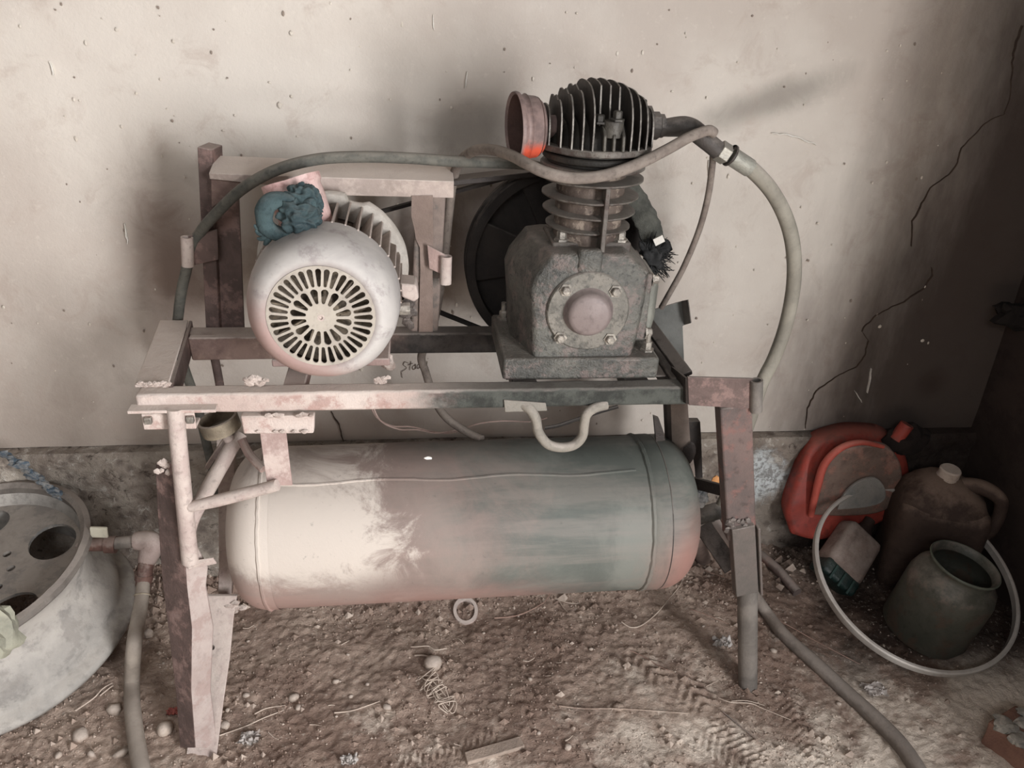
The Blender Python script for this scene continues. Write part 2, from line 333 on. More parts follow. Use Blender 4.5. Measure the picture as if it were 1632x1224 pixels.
# ================================================================== OBJECT MATERIALS
OIL = (74, 76, 70)
M_STAND = grime('stand_dusty_steel', (178, 156, 146), (196, 180, 170), 7, .8, 0, .75, c=(158, 116, 106), cw=.6, xoil=-.02, oil=OIL, bs=.45)
M_REAR = grime('stand_rear_steel', (132, 108, 98), (104, 82, 76), 8, .85, 0, .6, c=(156, 132, 120), cw=.5, xoil=-.12, oil=(58, 52, 48), bs=.4)
M_REAR2 = grime('sandy_steel', (134, 114, 104), (116, 98, 88), 8, .8, 0, .3)
M_RUSTY = grime('reddish_oxide_steel', (106, 86, 80), (84, 68, 63), 9, .7, .1, .3, c=(150, 118, 110), cw=.5, bs=.4)
M_PINK = grime('pink_oxide_steel', (166, 138, 130), (148, 122, 114), 7, .75, 0, .55, c=(196, 172, 162), cw=.5)
M_PIPE = grime('dusty_pipe', (170, 150, 142), (188, 172, 162), 12, .75, 0, .5, spots=.3)
M_LEGF = grime('leg_face_steel', (156, 138, 130), (172, 156, 148), 8, .8, 0, .4, c=(146, 118, 110), cw=.5)
M_WELD = grime('weld_lumps', (186, 170, 160), (156, 138, 128), 40, .8, 0, .4, bs=.7)
M_DKWELD = grime('oily_weld', (70, 62, 58), (104, 94, 88), 40, .6, 0, .3, bs=.7)
M_BLACK = grime('oily_black_steel', (44, 38, 35), (58, 50, 46), 10, .55, .1, .2)
M_RSTEEL = grime('grey_brown_leg', (110, 90, 84), (90, 78, 74), 8, .7, .05, .35, c=(128, 88, 80), cw=.7, spots=.4)
M_GREYPIPE = grime('grey_pipe', (126, 118, 110), (98, 92, 86), 9, .7, .1, .35)
M_BOLT = grime('worn_bolt', (158, 150, 138), (112, 106, 98), 40, .5, .4, .3)
# ================================================================== STAND
def stand():
    t = thing('steel_stand', (0.05, 1.5, 0), 'welded dusty steel stand on four legs carrying the motor, the pump and the tank', 'stand')
    P = lambda n, mb, m, **k: obj(n, mb, m, t, **k)
    # front beam: square tube, slightly uneven
    mb = MB(); rs = []
    for i in range(41):
        x = -.505+1.07*i/40; o = Vector((x, 0, 0)); j = lambda k: .0012*noise.noise(Vector((x*9, k, 0)))
        rs.append([Vector((x, 1.37+j(1), .862+j(2))), Vector((x, 1.372+j(3), .821+j(4))), Vector((x, 1.41, .821+j(4))), Vector((x, 1.41, .862+j(5)))])
    mb.rings(rs); P('front_beam', mb, M_STAND, bevel=.006, seg=3, noisy=.0012)
    mb = MB(); mb.prof((-.515, 1.362, .838), (-.36, 1.362, .838), [(-.012, .002), (.012, .004), (.013, 0), (-.012, -.004)]); P('splice_plate', mb, M_STAND, bevel=.001, noisy=.001)
    mb = MB(); mb.box((-.452, 1.372, .806), (.095, .006, .034)); mb.box((-.452, 1.388, .792), (.095, .034, .006)); o = P('angle_clip', mb, M_STAND, bevel=.002)
    for x in (-.487, -.412):
        mb = MB(); mb.box((x, 1.366, .812), (.014, .012, .014)); obj('nut', mb, M_BOLT, o, bevel=.002)
    # left and right rails, rear beam
    mb = MB(); mb.add([(-.512, 1.40, .868), (-.452, 1.40, .868), (-.488, 1.715, .868), (-.548, 1.715, .868), (-.512, 1.40, .862), (-.452, 1.40, .862), (-.488, 1.715, .862), (-.548, 1.715, .862)],
        [(0,1,2,3),(7,6,5,4),(0,4,5,1),(1,5,6,2),(2,6,7,3),(3,7,4,0)])
    P('left_rail', mb, M_STAND, bevel=.002, noisy=.001)
    mb = MB(); mb.add([(-.45, 1.40, .866), (-.486, 1.715, .866), (-.486, 1.715, .815), (-.45, 1.40, .815), (-.444, 1.40, .866), (-.48, 1.715, .866), (-.48, 1.715, .815), (-.444, 1.40, .815)],
        [(0,1,2,3),(7,6,5,4),(0,4,5,1),(1,5,6,2),(2,6,7,3),(3,7,4,0)])
    P('left_rail_web', mb, M_RUSTY)
    mb = MB(); mb.box((.545, 1.56, .84), (.045, .3, .045)); P('right_rail', mb, M_BLACK, bevel=.005)
    mb = MB(); mb.box((.02, 1.675, .834), (1.08, .045, .05)); P('rear_beam', mb, M_REAR, bevel=.005, noisy=.001)
    mb = MB(); mb.box((-.37, 1.64, .835), (.20, .02, .055)); P('rear_splice', mb, M_REAR, bevel=.004, noisy=.003)
    for x, w_, m in ((-.225, .042, M_PINK), (.225, .05, M_BLACK), (.455, .05, M_BLACK)):    # cross members the machines are bolted to
        mb = MB(); mb.box((x, 1.53, .842), (w_, .26, .03)); P('cross_member', mb, m, bevel=.003)
    # upper frame
    Y = 1.70
    a, b, c, d = A(314, 234, Y), A(337, 239, Y), A(350, 530, Y), A(328, 530, Y)
    mb = MB(); mb.add([a, b, c, d]+[q+Vector((.012, .05, 0)) for q in (a, b, c, d)], [(0,1,2,3),(7,6,5,4),(0,4,5,1),(1,5,6,2),(2,6,7,3),(3,7,4,0)])
    P('rear_post', mb, M_RUSTY, bevel=.002, noisy=.001, label='left post of the upper frame, brown angle steel')
    a, b, c, d = A(337, 282, Y), A(378, 292, Y), A(388, 530, Y), A(349, 530, Y)
    mb = MB(); mb.add([q+Vector((0, .012, 0)) for q in (a, b, c, d)]+[q+Vector((0, .02, 0)) for q in (a, b, c, d)], [(0,1,2,3),(7,6,5,4),(0,4,5,1),(1,5,6,2),(2,6,7,3),(3,7,4,0)])
    P('post_flange', mb, M_RUSTY, bevel=.001, noisy=.001)
    a, b = A(337, 277, Y-.02), A(410, 285, Y-.02); c = A(337, 330, Y-.02)
    mb = MB(); mb.add([a, b, c]+[q+Vector((0, .006, 0)) for q in (a, b, c)], [(0,1,2),(5,4,3),(0,3,4,1),(1,4,5,2),(2,5,3,0)]); P('gusset', mb, M_REAR, noisy=.001)
    # top rail: angle steel with a broad dusty top and a front lip, falling to the right
    a0, a1 = A(336, 258, Y-.01), A(835, 285, Y+.02)
    e0, e1 = A(515, 281, 1.688), A(662, 293, 1.688)
    zt0, zt1 = A(337, 276, 1.665).z, A(700, 289, 1.665).z
    X0, X1 = A(337, 255, 1.7).x, A(722, 280, 1.7).x
    mb = MB(); mb.rings([[Vector((x, 1.665, z)), Vector((x, 1.74, z+.020)), Vector((x, 1.74, z+.012)), Vector((x, 1.671, z-.008)), Vector((x, 1.671, z-l)), Vector((x, 1.665, z-l))] for x, z, l in ((X0, zt0, .012), (X0+.12, zt0*.68+zt1*.32, .02), (X0+.18, zt0*.52+zt1*.48, .036), (X1, zt1, .034))])
    P('top_rail', mb, grime('top_rail_dusty', (176, 158, 148), (154, 138, 128), 6, .85, 0, .8, c=(190, 172, 160), cw=.6), bevel=.0015, noisy=.001)
    mb = MB(); mb.beam((X1-.01, 1.72, zt1-.012), (X1+.22, 1.74, zt1+.012), .012, .05); P('rail_extension', mb, M_BLACK, bevel=.002)
    # middle post: square tube
    xa = A(684, 300, 1.69).x; xb = A(676, 540, 1.69).x
    mb = MB(); mb.beam((xa+.004, 1.69, zt1-.01), (xb, 1.69, .85), .062, .045); P('middle_post', mb, grime('middle_post_steel', (134, 116, 106), (112, 98, 90), 8, .75, 0, .3, c=(92, 86, 80), cw=.8), bevel=.006, seg=3, noisy=.0015)
    mb = MB(); mb.rings([[A(658+dx, y, 1.662), A(690, y, 1.662), A(690, y, 1.667), A(658+dx, y, 1.667)] for y, dx in ((312, -2), (345, -3), (365, 3), (380, 5), (395, 11), (430, 12), (532, 10))]); P('torn_flange', mb, M_REAR2, noisy=.0015)
    mb = MB(); 
    for i in range(14): mb.blob(A(652+rnd.uniform(-9, 10), 520-rnd.uniform(0, 62), 1.655), .011, (1, .6, 1), .6, 1, i)
    P('oily_fluff', mb, M_DKWELD, kind='stuff')
    # hinge brackets with pipe sleeves
    def sleeve(plate, tube_, m, mt, r, lab):
        (p0, p1, p2, p3), Yp = plate; q = [A(*p_, Yp) for p_ in (p0, p1, p2, p3)]
        mb = MB(); mb.add(q+[v+Vector((0, .006, 0)) for v in q], [(0,1,2,3),(7,6,5,4),(0,4,5,1),(1,5,6,2),(2,6,7,3),(3,7,4,0)])
        o = P('hinge_bracket', mb, m, bevel=.001, label=lab)
        (t0, t1), Yt = tube_; a_, b_ = A(*t0, Yt), A(*t1, Yt); ax = b_-a_; L = ax.length
        mb = MB(); mb.lathe([(r, 0), (r, L), (r*.68, L), (r*.68, 0), (r, 0)], a_, ax, 18); obj('sleeve', mb, mt, o, smooth=True, angle=40, noisy=.0006)
        return o
    sleeve((((300, 376), (346, 366), (348, 414), (304, 424)), 1.685), (((298, 378), (300, 424)), 1.68), M_RUSTY, M_PIPE, .0125, 'rusty hinge bracket with empty sleeve')
    q = [A(681, 392, 1.66), A(710, 405, 1.60), A(710, 452, 1.60), A(681, 440, 1.66)]
    sleeve((((681, 391), (709, 406), (709, 440), (684, 428)), 1.645), (((711, 408), (710, 452)), 1.64), M_PINK, M_PIPE, .0125, 'pinkish hinge bracket on the middle post')
    sleeve((((1096, 601), (1200, 604), (1200, 652), (1098, 646)), 1.352), (((1206, 606), (1205, 655)), 1.35), M_RUSTY, M_GREYPIPE, .0125, 'wide brown hinge bracket on the right leg')
    q = [A(1098, 604, 1.352), A(1075, 585, 1.44), A(1074, 628, 1.44), A(1099, 645, 1.352)]
    mb = MB(); mb.add(q+[v+Vector((-.006, .004, 0)) for v in q], [(0,1,2,3),(7,6,5,4),(0,4,5,1),(1,5,6,2),(2,6,7,3),(3,7,4,0)]); P('bracket_wing', mb, M_BLACK)
    # bent loop and its plate
    mb = MB(); q = [A(*v, 1.366) for v in ((803, 638), (870, 643), (872, 655), (805, 657))]; mb.add(q+[v+Vector((0, .005, 0)) for v in q], [(0,1,2,3),(7,6,5,4),(0,4,5,1),(1,5,6,2),(2,6,7,3),(3,7,4,0)])
    o = P('loop_plate', mb, grime('olive_steel', (128, 122, 112), (108, 104, 94), 8, .75, 0, .3), bevel=.001)
    mb = MB(); mb.tube([A(a_, b_, y_) for a_, b_, y_ in ((834, 645, 1.374), (845, 653, 1.364), (854, 668, 1.36), (858, 688, 1.36), (872, 707, 1.36), (893, 713, 1.36), (915, 709, 1.36), (928, 695, 1.36), (931, 675, 1.36), (935, 660, 1.362), (948, 650, 1.368), (966, 645, 1.376))], pxm(8, A(890, 700, 1.36)), 12, 4)
    P('tie_loop', mb, grime('olive_bar', (122, 116, 106), (140, 132, 120), 14, .7, 0, .35), smooth=True)
    # plate hung below the beam on the left, strap and struts to the tank
    mb = MB(); q = [A(*v, 1.366) for v in ((383, 664), (501, 663), (500, 691), (388, 692))]; mb.add(q+[v+Vector((0, .02, 0)) for v in q], [(0,1,2,3),(7,6,5,4),(0,4,5,1),(1,5,6,2),(2,6,7,3),(3,7,4,0)])
    o = P('hanger_plate', mb, M_STAND, bevel=.003, noisy=.001)
    mb = MB()
    for i in range(16):
        p = A(385+rnd.uniform(0, 115), rnd.choice((661, 663, 688)), 1.362); mb.blob(p, rnd.uniform(.003, .007), (1.5, .6, .8), .5, 1, i)
    obj('weld_bead', mb, M_WELD, o, kind='stuff')
    mb = MB(); mb.rings([[A(x0, y, Yy), A(x1, y, Yy), A(x1, y, Yy)+Vector((0, .006, 0)), A(x0, y, Yy)+Vector((0, .006, 0))] for x0, x1, y, Yy in ((414, 456, 690, 1.372), (420, 461, 735, 1.35), (426, 466, 774, 1.335))])
    P('tank_strap', mb, M_PINK, bevel=.001, label='flat pinkish strap from hanger plate to tank')
    mb = MB(); mb.tube([A(303, 808, 1.345), A(350, 797, 1.34), A(400, 784, 1.335), A(442, 773, 1.325)], [.0105, .0125, .0125, .0115], 12, 4); P('strut', mb, M_PIPE, smooth=True, noisy=.0008)
    mb = MB(); mb.tube([A(382, 690, 1.52), A(345, 755, 1.46), A(308, 822, 1.40), A(300, 850, 1.39)], [.016, .0155, .015], 14, 4); P('strut', mb, M_PIPE, smooth=True, noisy=.0008)
    mb = MB(); mb.beam(A(358, 700, 1.52), A(330, 745, 1.5), .008, .02); P('strut_tab', mb, M_PIPE, noisy=.002)
    mb = MB(); mb.tube([A(385, 700, 1.47), A(398, 725, 1.45), A(420, 748, 1.42)], .009, 10, 4); P('strut', mb, M_PINK, smooth=True)
    # front left leg: pipe, foot plate, angle steel
    mb = MB(); mb.cyl(A(279, 650, 1.36), A(303, 895, 1.345), .0155, 18, .0165); P('leg_pipe', mb, M_PIPE, smooth=True, noisy=.0008)
    mb = MB(); q = [A(289, 896, 1.34), A(340, 889, 1.35), A(345, 896, 1.36), A(300, 905, 1.33)]; mb.add(q+[v-Vector((0, 0, .004)) for v in q], [(0,1,2,3),(7,6,5,4),(0,4,5,1),(1,5,6,2),(2,6,7,3),(3,7,4,0)]); P('leg_shelf', mb, M_PIPE, noisy=.001)
    def fin_leg(rows, y, m, n, th, lab=None, side=Vector((0, 1, 0)), ns=.001):
        mb = MB(); mb.rings([[A(x0, yy, Y0), A(x1, yy, Y1), A(x1, yy, Y1)+side*th, A(x0, yy, Y0)+side*th] for x0, x1, yy, Y0, Y1 in rows]); return P(n, mb, m, bevel=.0012, noisy=ns, label=lab)
    fin_leg([(248, 285, 738, 1.39, 1.355), (250, 288, 800, 1.385, 1.35), (258, 296, 920, 1.37, 1.335), (268, 306, 1000, 1.35, 1.315), (280, 305, 1100, 1.325, 1.30), (287, 311, 1192, 1.305, 1.285)], 0, M_RUSTY, 'leg', .006, 'front left leg, reddish angle steel', Vector((.3, .9, 0)))
    fin_leg([(284, 289, 745, 1.355, 1.358), (288, 296, 840, 1.348, 1.352), (295, 330, 905, 1.335, 1.36), (299, 328, 935, 1.33, 1.355), (306, 340, 1000, 1.315, 1.35), (306, 336, 1100, 1.30, 1.33), (311, 345, 1192, 1.285, 1.30)], 0, M_LEGF, 'leg_face', .006, None, Vector((0, 1, 0)), .003)
    fin_leg([(345, 373, 700, 1.60, 1.60), (348, 374, 800, 1.57, 1.57), (349, 372, 900, 1.53, 1.53), (347, 366, 965, 1.49, 1.49)], 0, M_PIPE, 'leg', .02, 'rear left leg pipe behind the tank end')
    fin_leg([(318, 378, 950, 1.475, 1.47), (322, 372, 985, 1.45, 1.45), (315, 366, 1050, 1.41, 1.40), (306, 356, 1120, 1.355, 1.34), (296, 344, 1212, 1.285, 1.275)], 0, M_PIPE, 'foot_bar', .008, 'pale flat bar running to the left foot', ns=.0015)
    mb = MB(); p = A(338, 1031, 1.415); mb.lathe([(.0062, 0), (.0062, .004), (0, .004)], p, (0, -1, 0), 12); P('bolt_hole', mb, M_BLACK)
    mb = MB()
    for i in range(9): mb.blob(A(257+rnd.uniform(-8, 12), 742+rnd.uniform(-6, 14), 1.37), rnd.uniform(.004, .009), (1, .6, 1), .5, 1, i)
    for i in range(12): mb.blob(A(365+rnd.uniform(-10, 22), 968+rnd.uniform(-8, 8), 1.465), rnd.uniform(.005, .011), (1.3, .8, .8), .5, 1, i)
    for i in range(14): mb.blob(A(402+rnd.uniform(-14, 22), 606+rnd.uniform(-5, 5), 1.39), rnd.uniform(.005, .009), (1.3, .8, .8), .5, 1, i)
    for i in range(9): mb.blob(A(610+rnd.uniform(-12, 14), 608+rnd.uniform(-3, 2)-(0 if i < 6 else 5), 1.40), rnd.uniform(.004, .008), (1.3, .8, .9), .5, 1, i)
    for i in range(26): mb.blob(A(222+i*1.9, 612+rnd.uniform(-3, 3), 1.39), rnd.uniform(.003, .006), (1.3, .8, .8), .5, 1, i)
    P('weld_lumps', mb, M_WELD, kind='stuff')
    # front right leg: box steel, lower sleeve, pipe foot
    mb = MB(); mb.beam(A(1168, 640, 1.375), A(1178, 850, 1.375), .066, .04); P('leg', mb, M_RSTEEL, bevel=.004, noisy=.0012, label='front right leg, brown box steel with pipe foot')
    mb = MB(); mb.beam(A(1181, 835, 1.358), A(1188, 941, 1.358), .052, .03); mb.beam(A(1203, 832, 1.365), A(1208, 938, 1.365), .006, .05); P('leg_splice', mb, grime('splice_grey', (104, 92, 86), (90, 84, 78), 9, .7, .05, .35), bevel=.002, noisy=.0015)
    mb = MB(); mb.cyl(A(1191, 930, 1.375), G(1192, 1096, -.015), .0235, 20); P('leg_foot', mb, M_GREYPIPE, smooth=True, noisy=.0008)
    mb = MB()
    for i in range(16): mb.blob(A(1172+rnd.uniform(-18, 22), 838+rnd.uniform(-9, 10), 1.352), rnd.uniform(.004, .009), (1, .6, 1), .6, 1, i)
    P('weld_lumps', mb, M_DKWELD, kind='stuff')
    # rear right leg and tank ears
    def strip(rows, m, n, th, lab=None, ns=.001):
        mb = MB(); mb.rings([[A(x0, yy, Y0), A(x1, yy, Y0), A(x1, yy, Y0)+Vector((0, th, 0)), A(x0, yy, Y0)+Vector((0, th, 0))] for x0, x1, yy, Y0 in rows]); return P(n, mb, m, bevel=.001, noisy=ns, label=lab)
    strip([(1064, 1096, 640, 1.56), (1068, 1100, 700, 1.57), (1070, 1107, 745, 1.58), (1080, 1112, 800, 1.60), (1095, 1120, 860, 1.63)], grime('sandy_angle', (150, 134, 122), (128, 112, 102), 9, .8, 0, .2), 'leg', .006, 'rear right leg, sandy angle steel')
    strip([(1062, 1069, 640, 1.55), (1066, 1072, 730, 1.56), (1078, 1088, 755, 1.57)], M_BLACK, 'leg_edge', .03)
    strip([(1093, 1116, 672, 1.62), (1095, 1118, 700, 1.62), (1098, 1120, 762, 1.63)], M_BLACK, 'brace', .02)
    mb = MB(); mb.blob(A(1098, 722, 1.565), .021, (.8, .15, 1.4), .3, 2, 4); P('torn_hole', mb, M_BLACK)
    mb = MB(); mb.cyl(A(1100, 835, 1.66), G(1121, 893, .0), .022, 16, .024); P('leg_foot', mb, grime('rear_foot', (124, 104, 94), (104, 86, 78), 12, .85), smooth=True)
    mb = MB(); mb.beam(A(1085, 764, 1.52), A(1155, 782, 1.42), .008, .028, (0, 0, 1)); P('brace', mb, M_BLACK, bevel=.001)
    mb = MB(); mb.beam(A(1122, 836, 1.50), A(1170, 905, 1.41), .006, .052, (1, 0, .3)); P('brace', mb, M_BLACK, bevel=.001)
    mb = MB(); mb.beam(A(1138, 828, 1.505), A(1172, 876, 1.42), .004, .02, (1, 0, .3)); P('brace_edge', mb, M_PIPE)
    # upright sheet at the rear right and the rod in front of it
    q = [A(*v, 1.70) for v in ((1040, 494), (1088, 480), (1094, 516), (1088, 520), (1092, 612), (1042, 575))]
    mb = MB(); mb.rings([q, [v+Vector((0, .004, 0)) for v in q]]); o = P('guard_sheet', mb, grime('blue_grey_sheet', (98, 98, 94), (84, 84, 80), 7, .7, 0, .3), bevel=.0008)
    q = [A(1086, 480, 1.698), A(1096, 478, 1.66), A(1101, 515, 1.66), A(1091, 518, 1.698)]; mb = MB(); mb.rings([q, [v+Vector((.003, .003, 0)) for v in q]]); obj('folded_edge', mb, M_GREYPIPE, o)
    mb = MB(); mb.beam(A(1033, 516, 1.60), A(1094, 598, 1.41), .012, .028, (1, 0, .4)); P('diagonal_bar', mb, M_BLACK, bevel=.003)
    mb = MB(); q = [A(*v, 1.50) for v in ((1042, 664), (1050, 667), (1058, 690), (1060, 702), (1046, 704))]; mb.rings([q, [v+Vector((0, .01, 0)) for v in q]]); P('tank_ear', mb, M_BLACK, noisy=.001)
    mb = MB(); mb.box((.35, 1.525, .864), (.33, .225, .005)); P('pump_plate', mb, M_BLACK, bevel=.003, noisy=.002)
    return t
STAND = stand()

# ================================================================== TANK
def tank():
    t = NT('tank_paint'); n1 = t.noise(4, 6, .65, dist=.5); n2 = t.noise(16, 6, .75); n3 = t.noise(60, 4, .7); st = t.noise(5, 6, .7, sc3=(.25, 1, 2.4))
    col = t.mix(t.step(n1, .38, .62), lin((86, 90, 84)), lin((112, 114, 106)))
    col = t.mix(t.step(st, .5, .66, 0, .5), col, lin((126, 118, 110)))
    red = t.step(t.math('ADD', t.math('MULTIPLY', st, .35), t.math('MULTIPLY', t.math('ABSOLUTE', t.math('SUBTRACT', t.X, .13)), .45)), .30, .46); low = t.step(t.Z, .50, .36)
    redR = t.math('MULTIPLY', t.step(t.math('ADD', t.X, t.math('MULTIPLY', n1, .2)), .60, .68), t.step(t.math('ADD', t.Z, t.math('MULTIPLY', n1, .2)), .68, .54))
    col = t.mix(t.math('MULTIPLY', t.math('MAXIMUM', t.math('MULTIPLY', red, low), redR), .7), col, lin((158, 106, 94)))
    pb = t.math('MULTIPLY', t.step(t.math('ADD', t.Z, t.math('MULTIPLY', n1, .12)), .50, .37), t.step(t.math('ADD', t.X, t.math('MULTIPLY', n2, .3)), .62, .25)); col = t.mix(t.math('MULTIPLY', pb, .75), col, lin((172, 122, 110)))
    n5 = t.noise(7, 8, .75, dist=.8)
    # settled dust with a ragged edge: covers the left end, reaches farther right at mid height
    e = t.math('ADD', t.math('SUBTRACT', t.X, t.math('MULTIPLY', t.step(t.Z, .68, .56), .07)), t.math('MULTIPLY', t.math('SUBTRACT', n5, .5), .55))
    dust = t.math('MULTIPLY', t.step(e, -.18, -.07, .93, 0), t.step(t.math('ADD', t.Z, t.math('MULTIPLY', t.math('SUBTRACT', n5, .5), .22)), .41, .49, .10, 1)); dust = t.math('MULTIPLY', dust, t.step(t.math('ADD', t.Z, t.math('MULTIPLY', t.math('SUBTRACT', n5, .5), .2)), .61, .66, 1, .45))
    pink = t.step(e, -.1, .25, .5, 0); col = t.mix(pink, col, lin((156, 124, 114)))
    col = t.mix(dust, col, lin((196, 184, 172)))
    col = t.mix(t.step(n3, .62, .75, 0, .3), col, lin((70, 70, 66)))
    m = t.fin(col, .62, 0, t.math('ADD', n2, t.math('MULTIPLY', n3, .4)), .25, .004, .35)
    c = Vector((.118, 1.5, .463)); R = .1785
    tk = thing('air_tank', (c.x, c.y, c.z-R), 'long cylindrical air tank with dusty left end, slung under the stand', 'tank')
    ax = Vector((1, -.0, .010)).normalized()
    xl, xr = -.43, .407
    mb = MB(); mb.lathe([(R-.002, xl), (R, xl+.01), (R, 0), (R, xr-.02), (R-.0015, xr)], c, ax, 96, ref=(0, 0, 1))
    obj('shell', mb, m, tk, smooth=True, noisy=.0012, nf=9)
    def dome(x0, sgn, L):
        pr = [(R+.0015, x0)]
        for i in range(1, 15):
            a = i/14*math.pi/2; pr.append(((R+.0015)*(math.cos(a)**.55) if i < 14 else 0, x0+sgn*L*(math.sin(a)**1.0)))
        mb = MB(); mb.lathe([(R+.0015, x0-sgn*.02)]+pr, c, ax, 96, ref=(0, 0, 1)); return obj('end_cap', mb, m, tk, smooth=True, noisy=.0008, nf=9)
    dome(xl, -1, .085); dome(xr+.035, 1, .085)
    for x, w_, h in ((xl, .006, .004), (xr-.012, .008, .004), (xr+.033, .004, -.0), ):
        mb = MB(); mb.lathe([(R-.002, x-w_), (R+h, x-w_*.4), (R+h+.001, x+w_*.3), (R-.002, x+w_)], c, ax, 96, ref=(0, 0, 1)); obj('weld_seam', mb, m, tk, smooth=True, noisy=.0016, nf=60)
    mb = MB(); mb.lathe([(R-.004, xr+.027), (R+.0022, xr+.027), (R+.0022, xr+.029), (R-.004, xr+.029)], c, ax, 96, ref=(0, 0, 1)); obj('lap_joint', mb, M_BLACK, tk)
    mb = MB(); mb.lathe([(R-.003, xr-.012), (R+.003, xr), (R+.0032, xr+.024), (R-.003, xr+.026)], c, ax, 96, ref=(0, 0, 1)); obj('band', mb, m, tk, smooth=True, noisy=.0006)
    # lengthwise seam high on the front
    pts = [c+ax*x+Vector((0, -math.sin(math.radians(a))*(R), math.cos(math.radians(a))*(R))) for x, a in [(-.40+i*.045, 25+1.2*math.sin(i)) for i in range(18)]]
    mb = MB(); mb.tube(pts, .0028, 6, 3); obj('long_seam', mb, m, tk, smooth=True, noisy=.001, nf=40)
    mb = MB(); mb.blob(A(682, 730, 1.4), .006, (1.6, .6, .6), .6, 1, 3); obj('white_dropping', mb, grime('dropping', (226, 222, 214), (210, 206, 196), 40), tk)
    # brass cup fitting at the left rear and drain pipe stub, valve at right
    a = A(352, 668, 1.50)
    tp = thing('brass_fitting', a, 'dusty brass ring cup wedged under the beam at the left', 'fitting')
    mb = MB(); mb.lathe([(.040, 0), (.041, .03), (.036, .031), (.035, .004), (0, .003)], a-Vector((0, 0, .026)), (-.25, 0, 1), 28); obj('ring_cup', mb, grime('brass_dusty', (140, 126, 104), (108, 96, 80), 16, .6, .1, .5), tp, smooth=True, angle=40)
    mb = MB(); mb.cyl(a-Vector((0, 0, .02)), a-Vector((-.012, 0, .05)), .012); obj('stem', mb, M_PIPE, tp, smooth=True)
    return tk
TANK = tank()
v = thing('tank_outlet_valve', A(1112, 822, 1.5), 'grey outlet valve with white and orange tape at the right tank end', 'valve')
mb = MB(); mb.cyl(A(1082, 832, 1.5), A(1150, 812, 1.5), .021, 18); obj('valve_body', mb, grime('valve_grey', (104, 102, 96), (84, 82, 78), 20, .6, .2, .3), v, smooth=True, angle=40)
mb = MB(); mb.cyl(A(1092, 830, 1.5), A(1106, 826, 1.5), .028, 6); obj('hex_collar', mb, M_GREYPIPE, v, bevel=.002)
mb = MB(); mb.cyl(A(1128, 818, 1.5), A(1160, 808, 1.5), .015, 14); obj('nipple', mb, M_BLACK, v, smooth=True)
mb = MB(); mb.blob(A(1119, 790, 1.49), .020, (.75, .6, 1.3), .7, 3, 5); obj('tape_wad', mb, grime('foil_tape', (206, 210, 212), (150, 156, 160), 60, .4, .2), v, smooth=True, label='crumpled silvery white tape')
mb = MB(); mb.blob(A(1102, 802, 1.475), .011, (1.3, .4, .5), .4, 2, 6, .2); mb.blob(A(1097, 810, 1.475), .007, (1.5, .4, .6), .4, 2, 7); obj('orange_tag', mb, grime('orange_tag', (226, 150, 40), (204, 128, 30), 30, .6), v, smooth=True, label='orange plastic tag')
mb = MB(); mb.blob(A(1141, 766, 1.62), .016, (.7, .4, 1.0), .3, 2, 8); tag(obj('orange_scrap', mb, grime('orange_scrap', (222, 150, 84), (204, 128, 60), 30, .6), smooth=True, loc=A(1141, 766, 1.62)), 'small orange scrap behind the right leg', 'scrap')

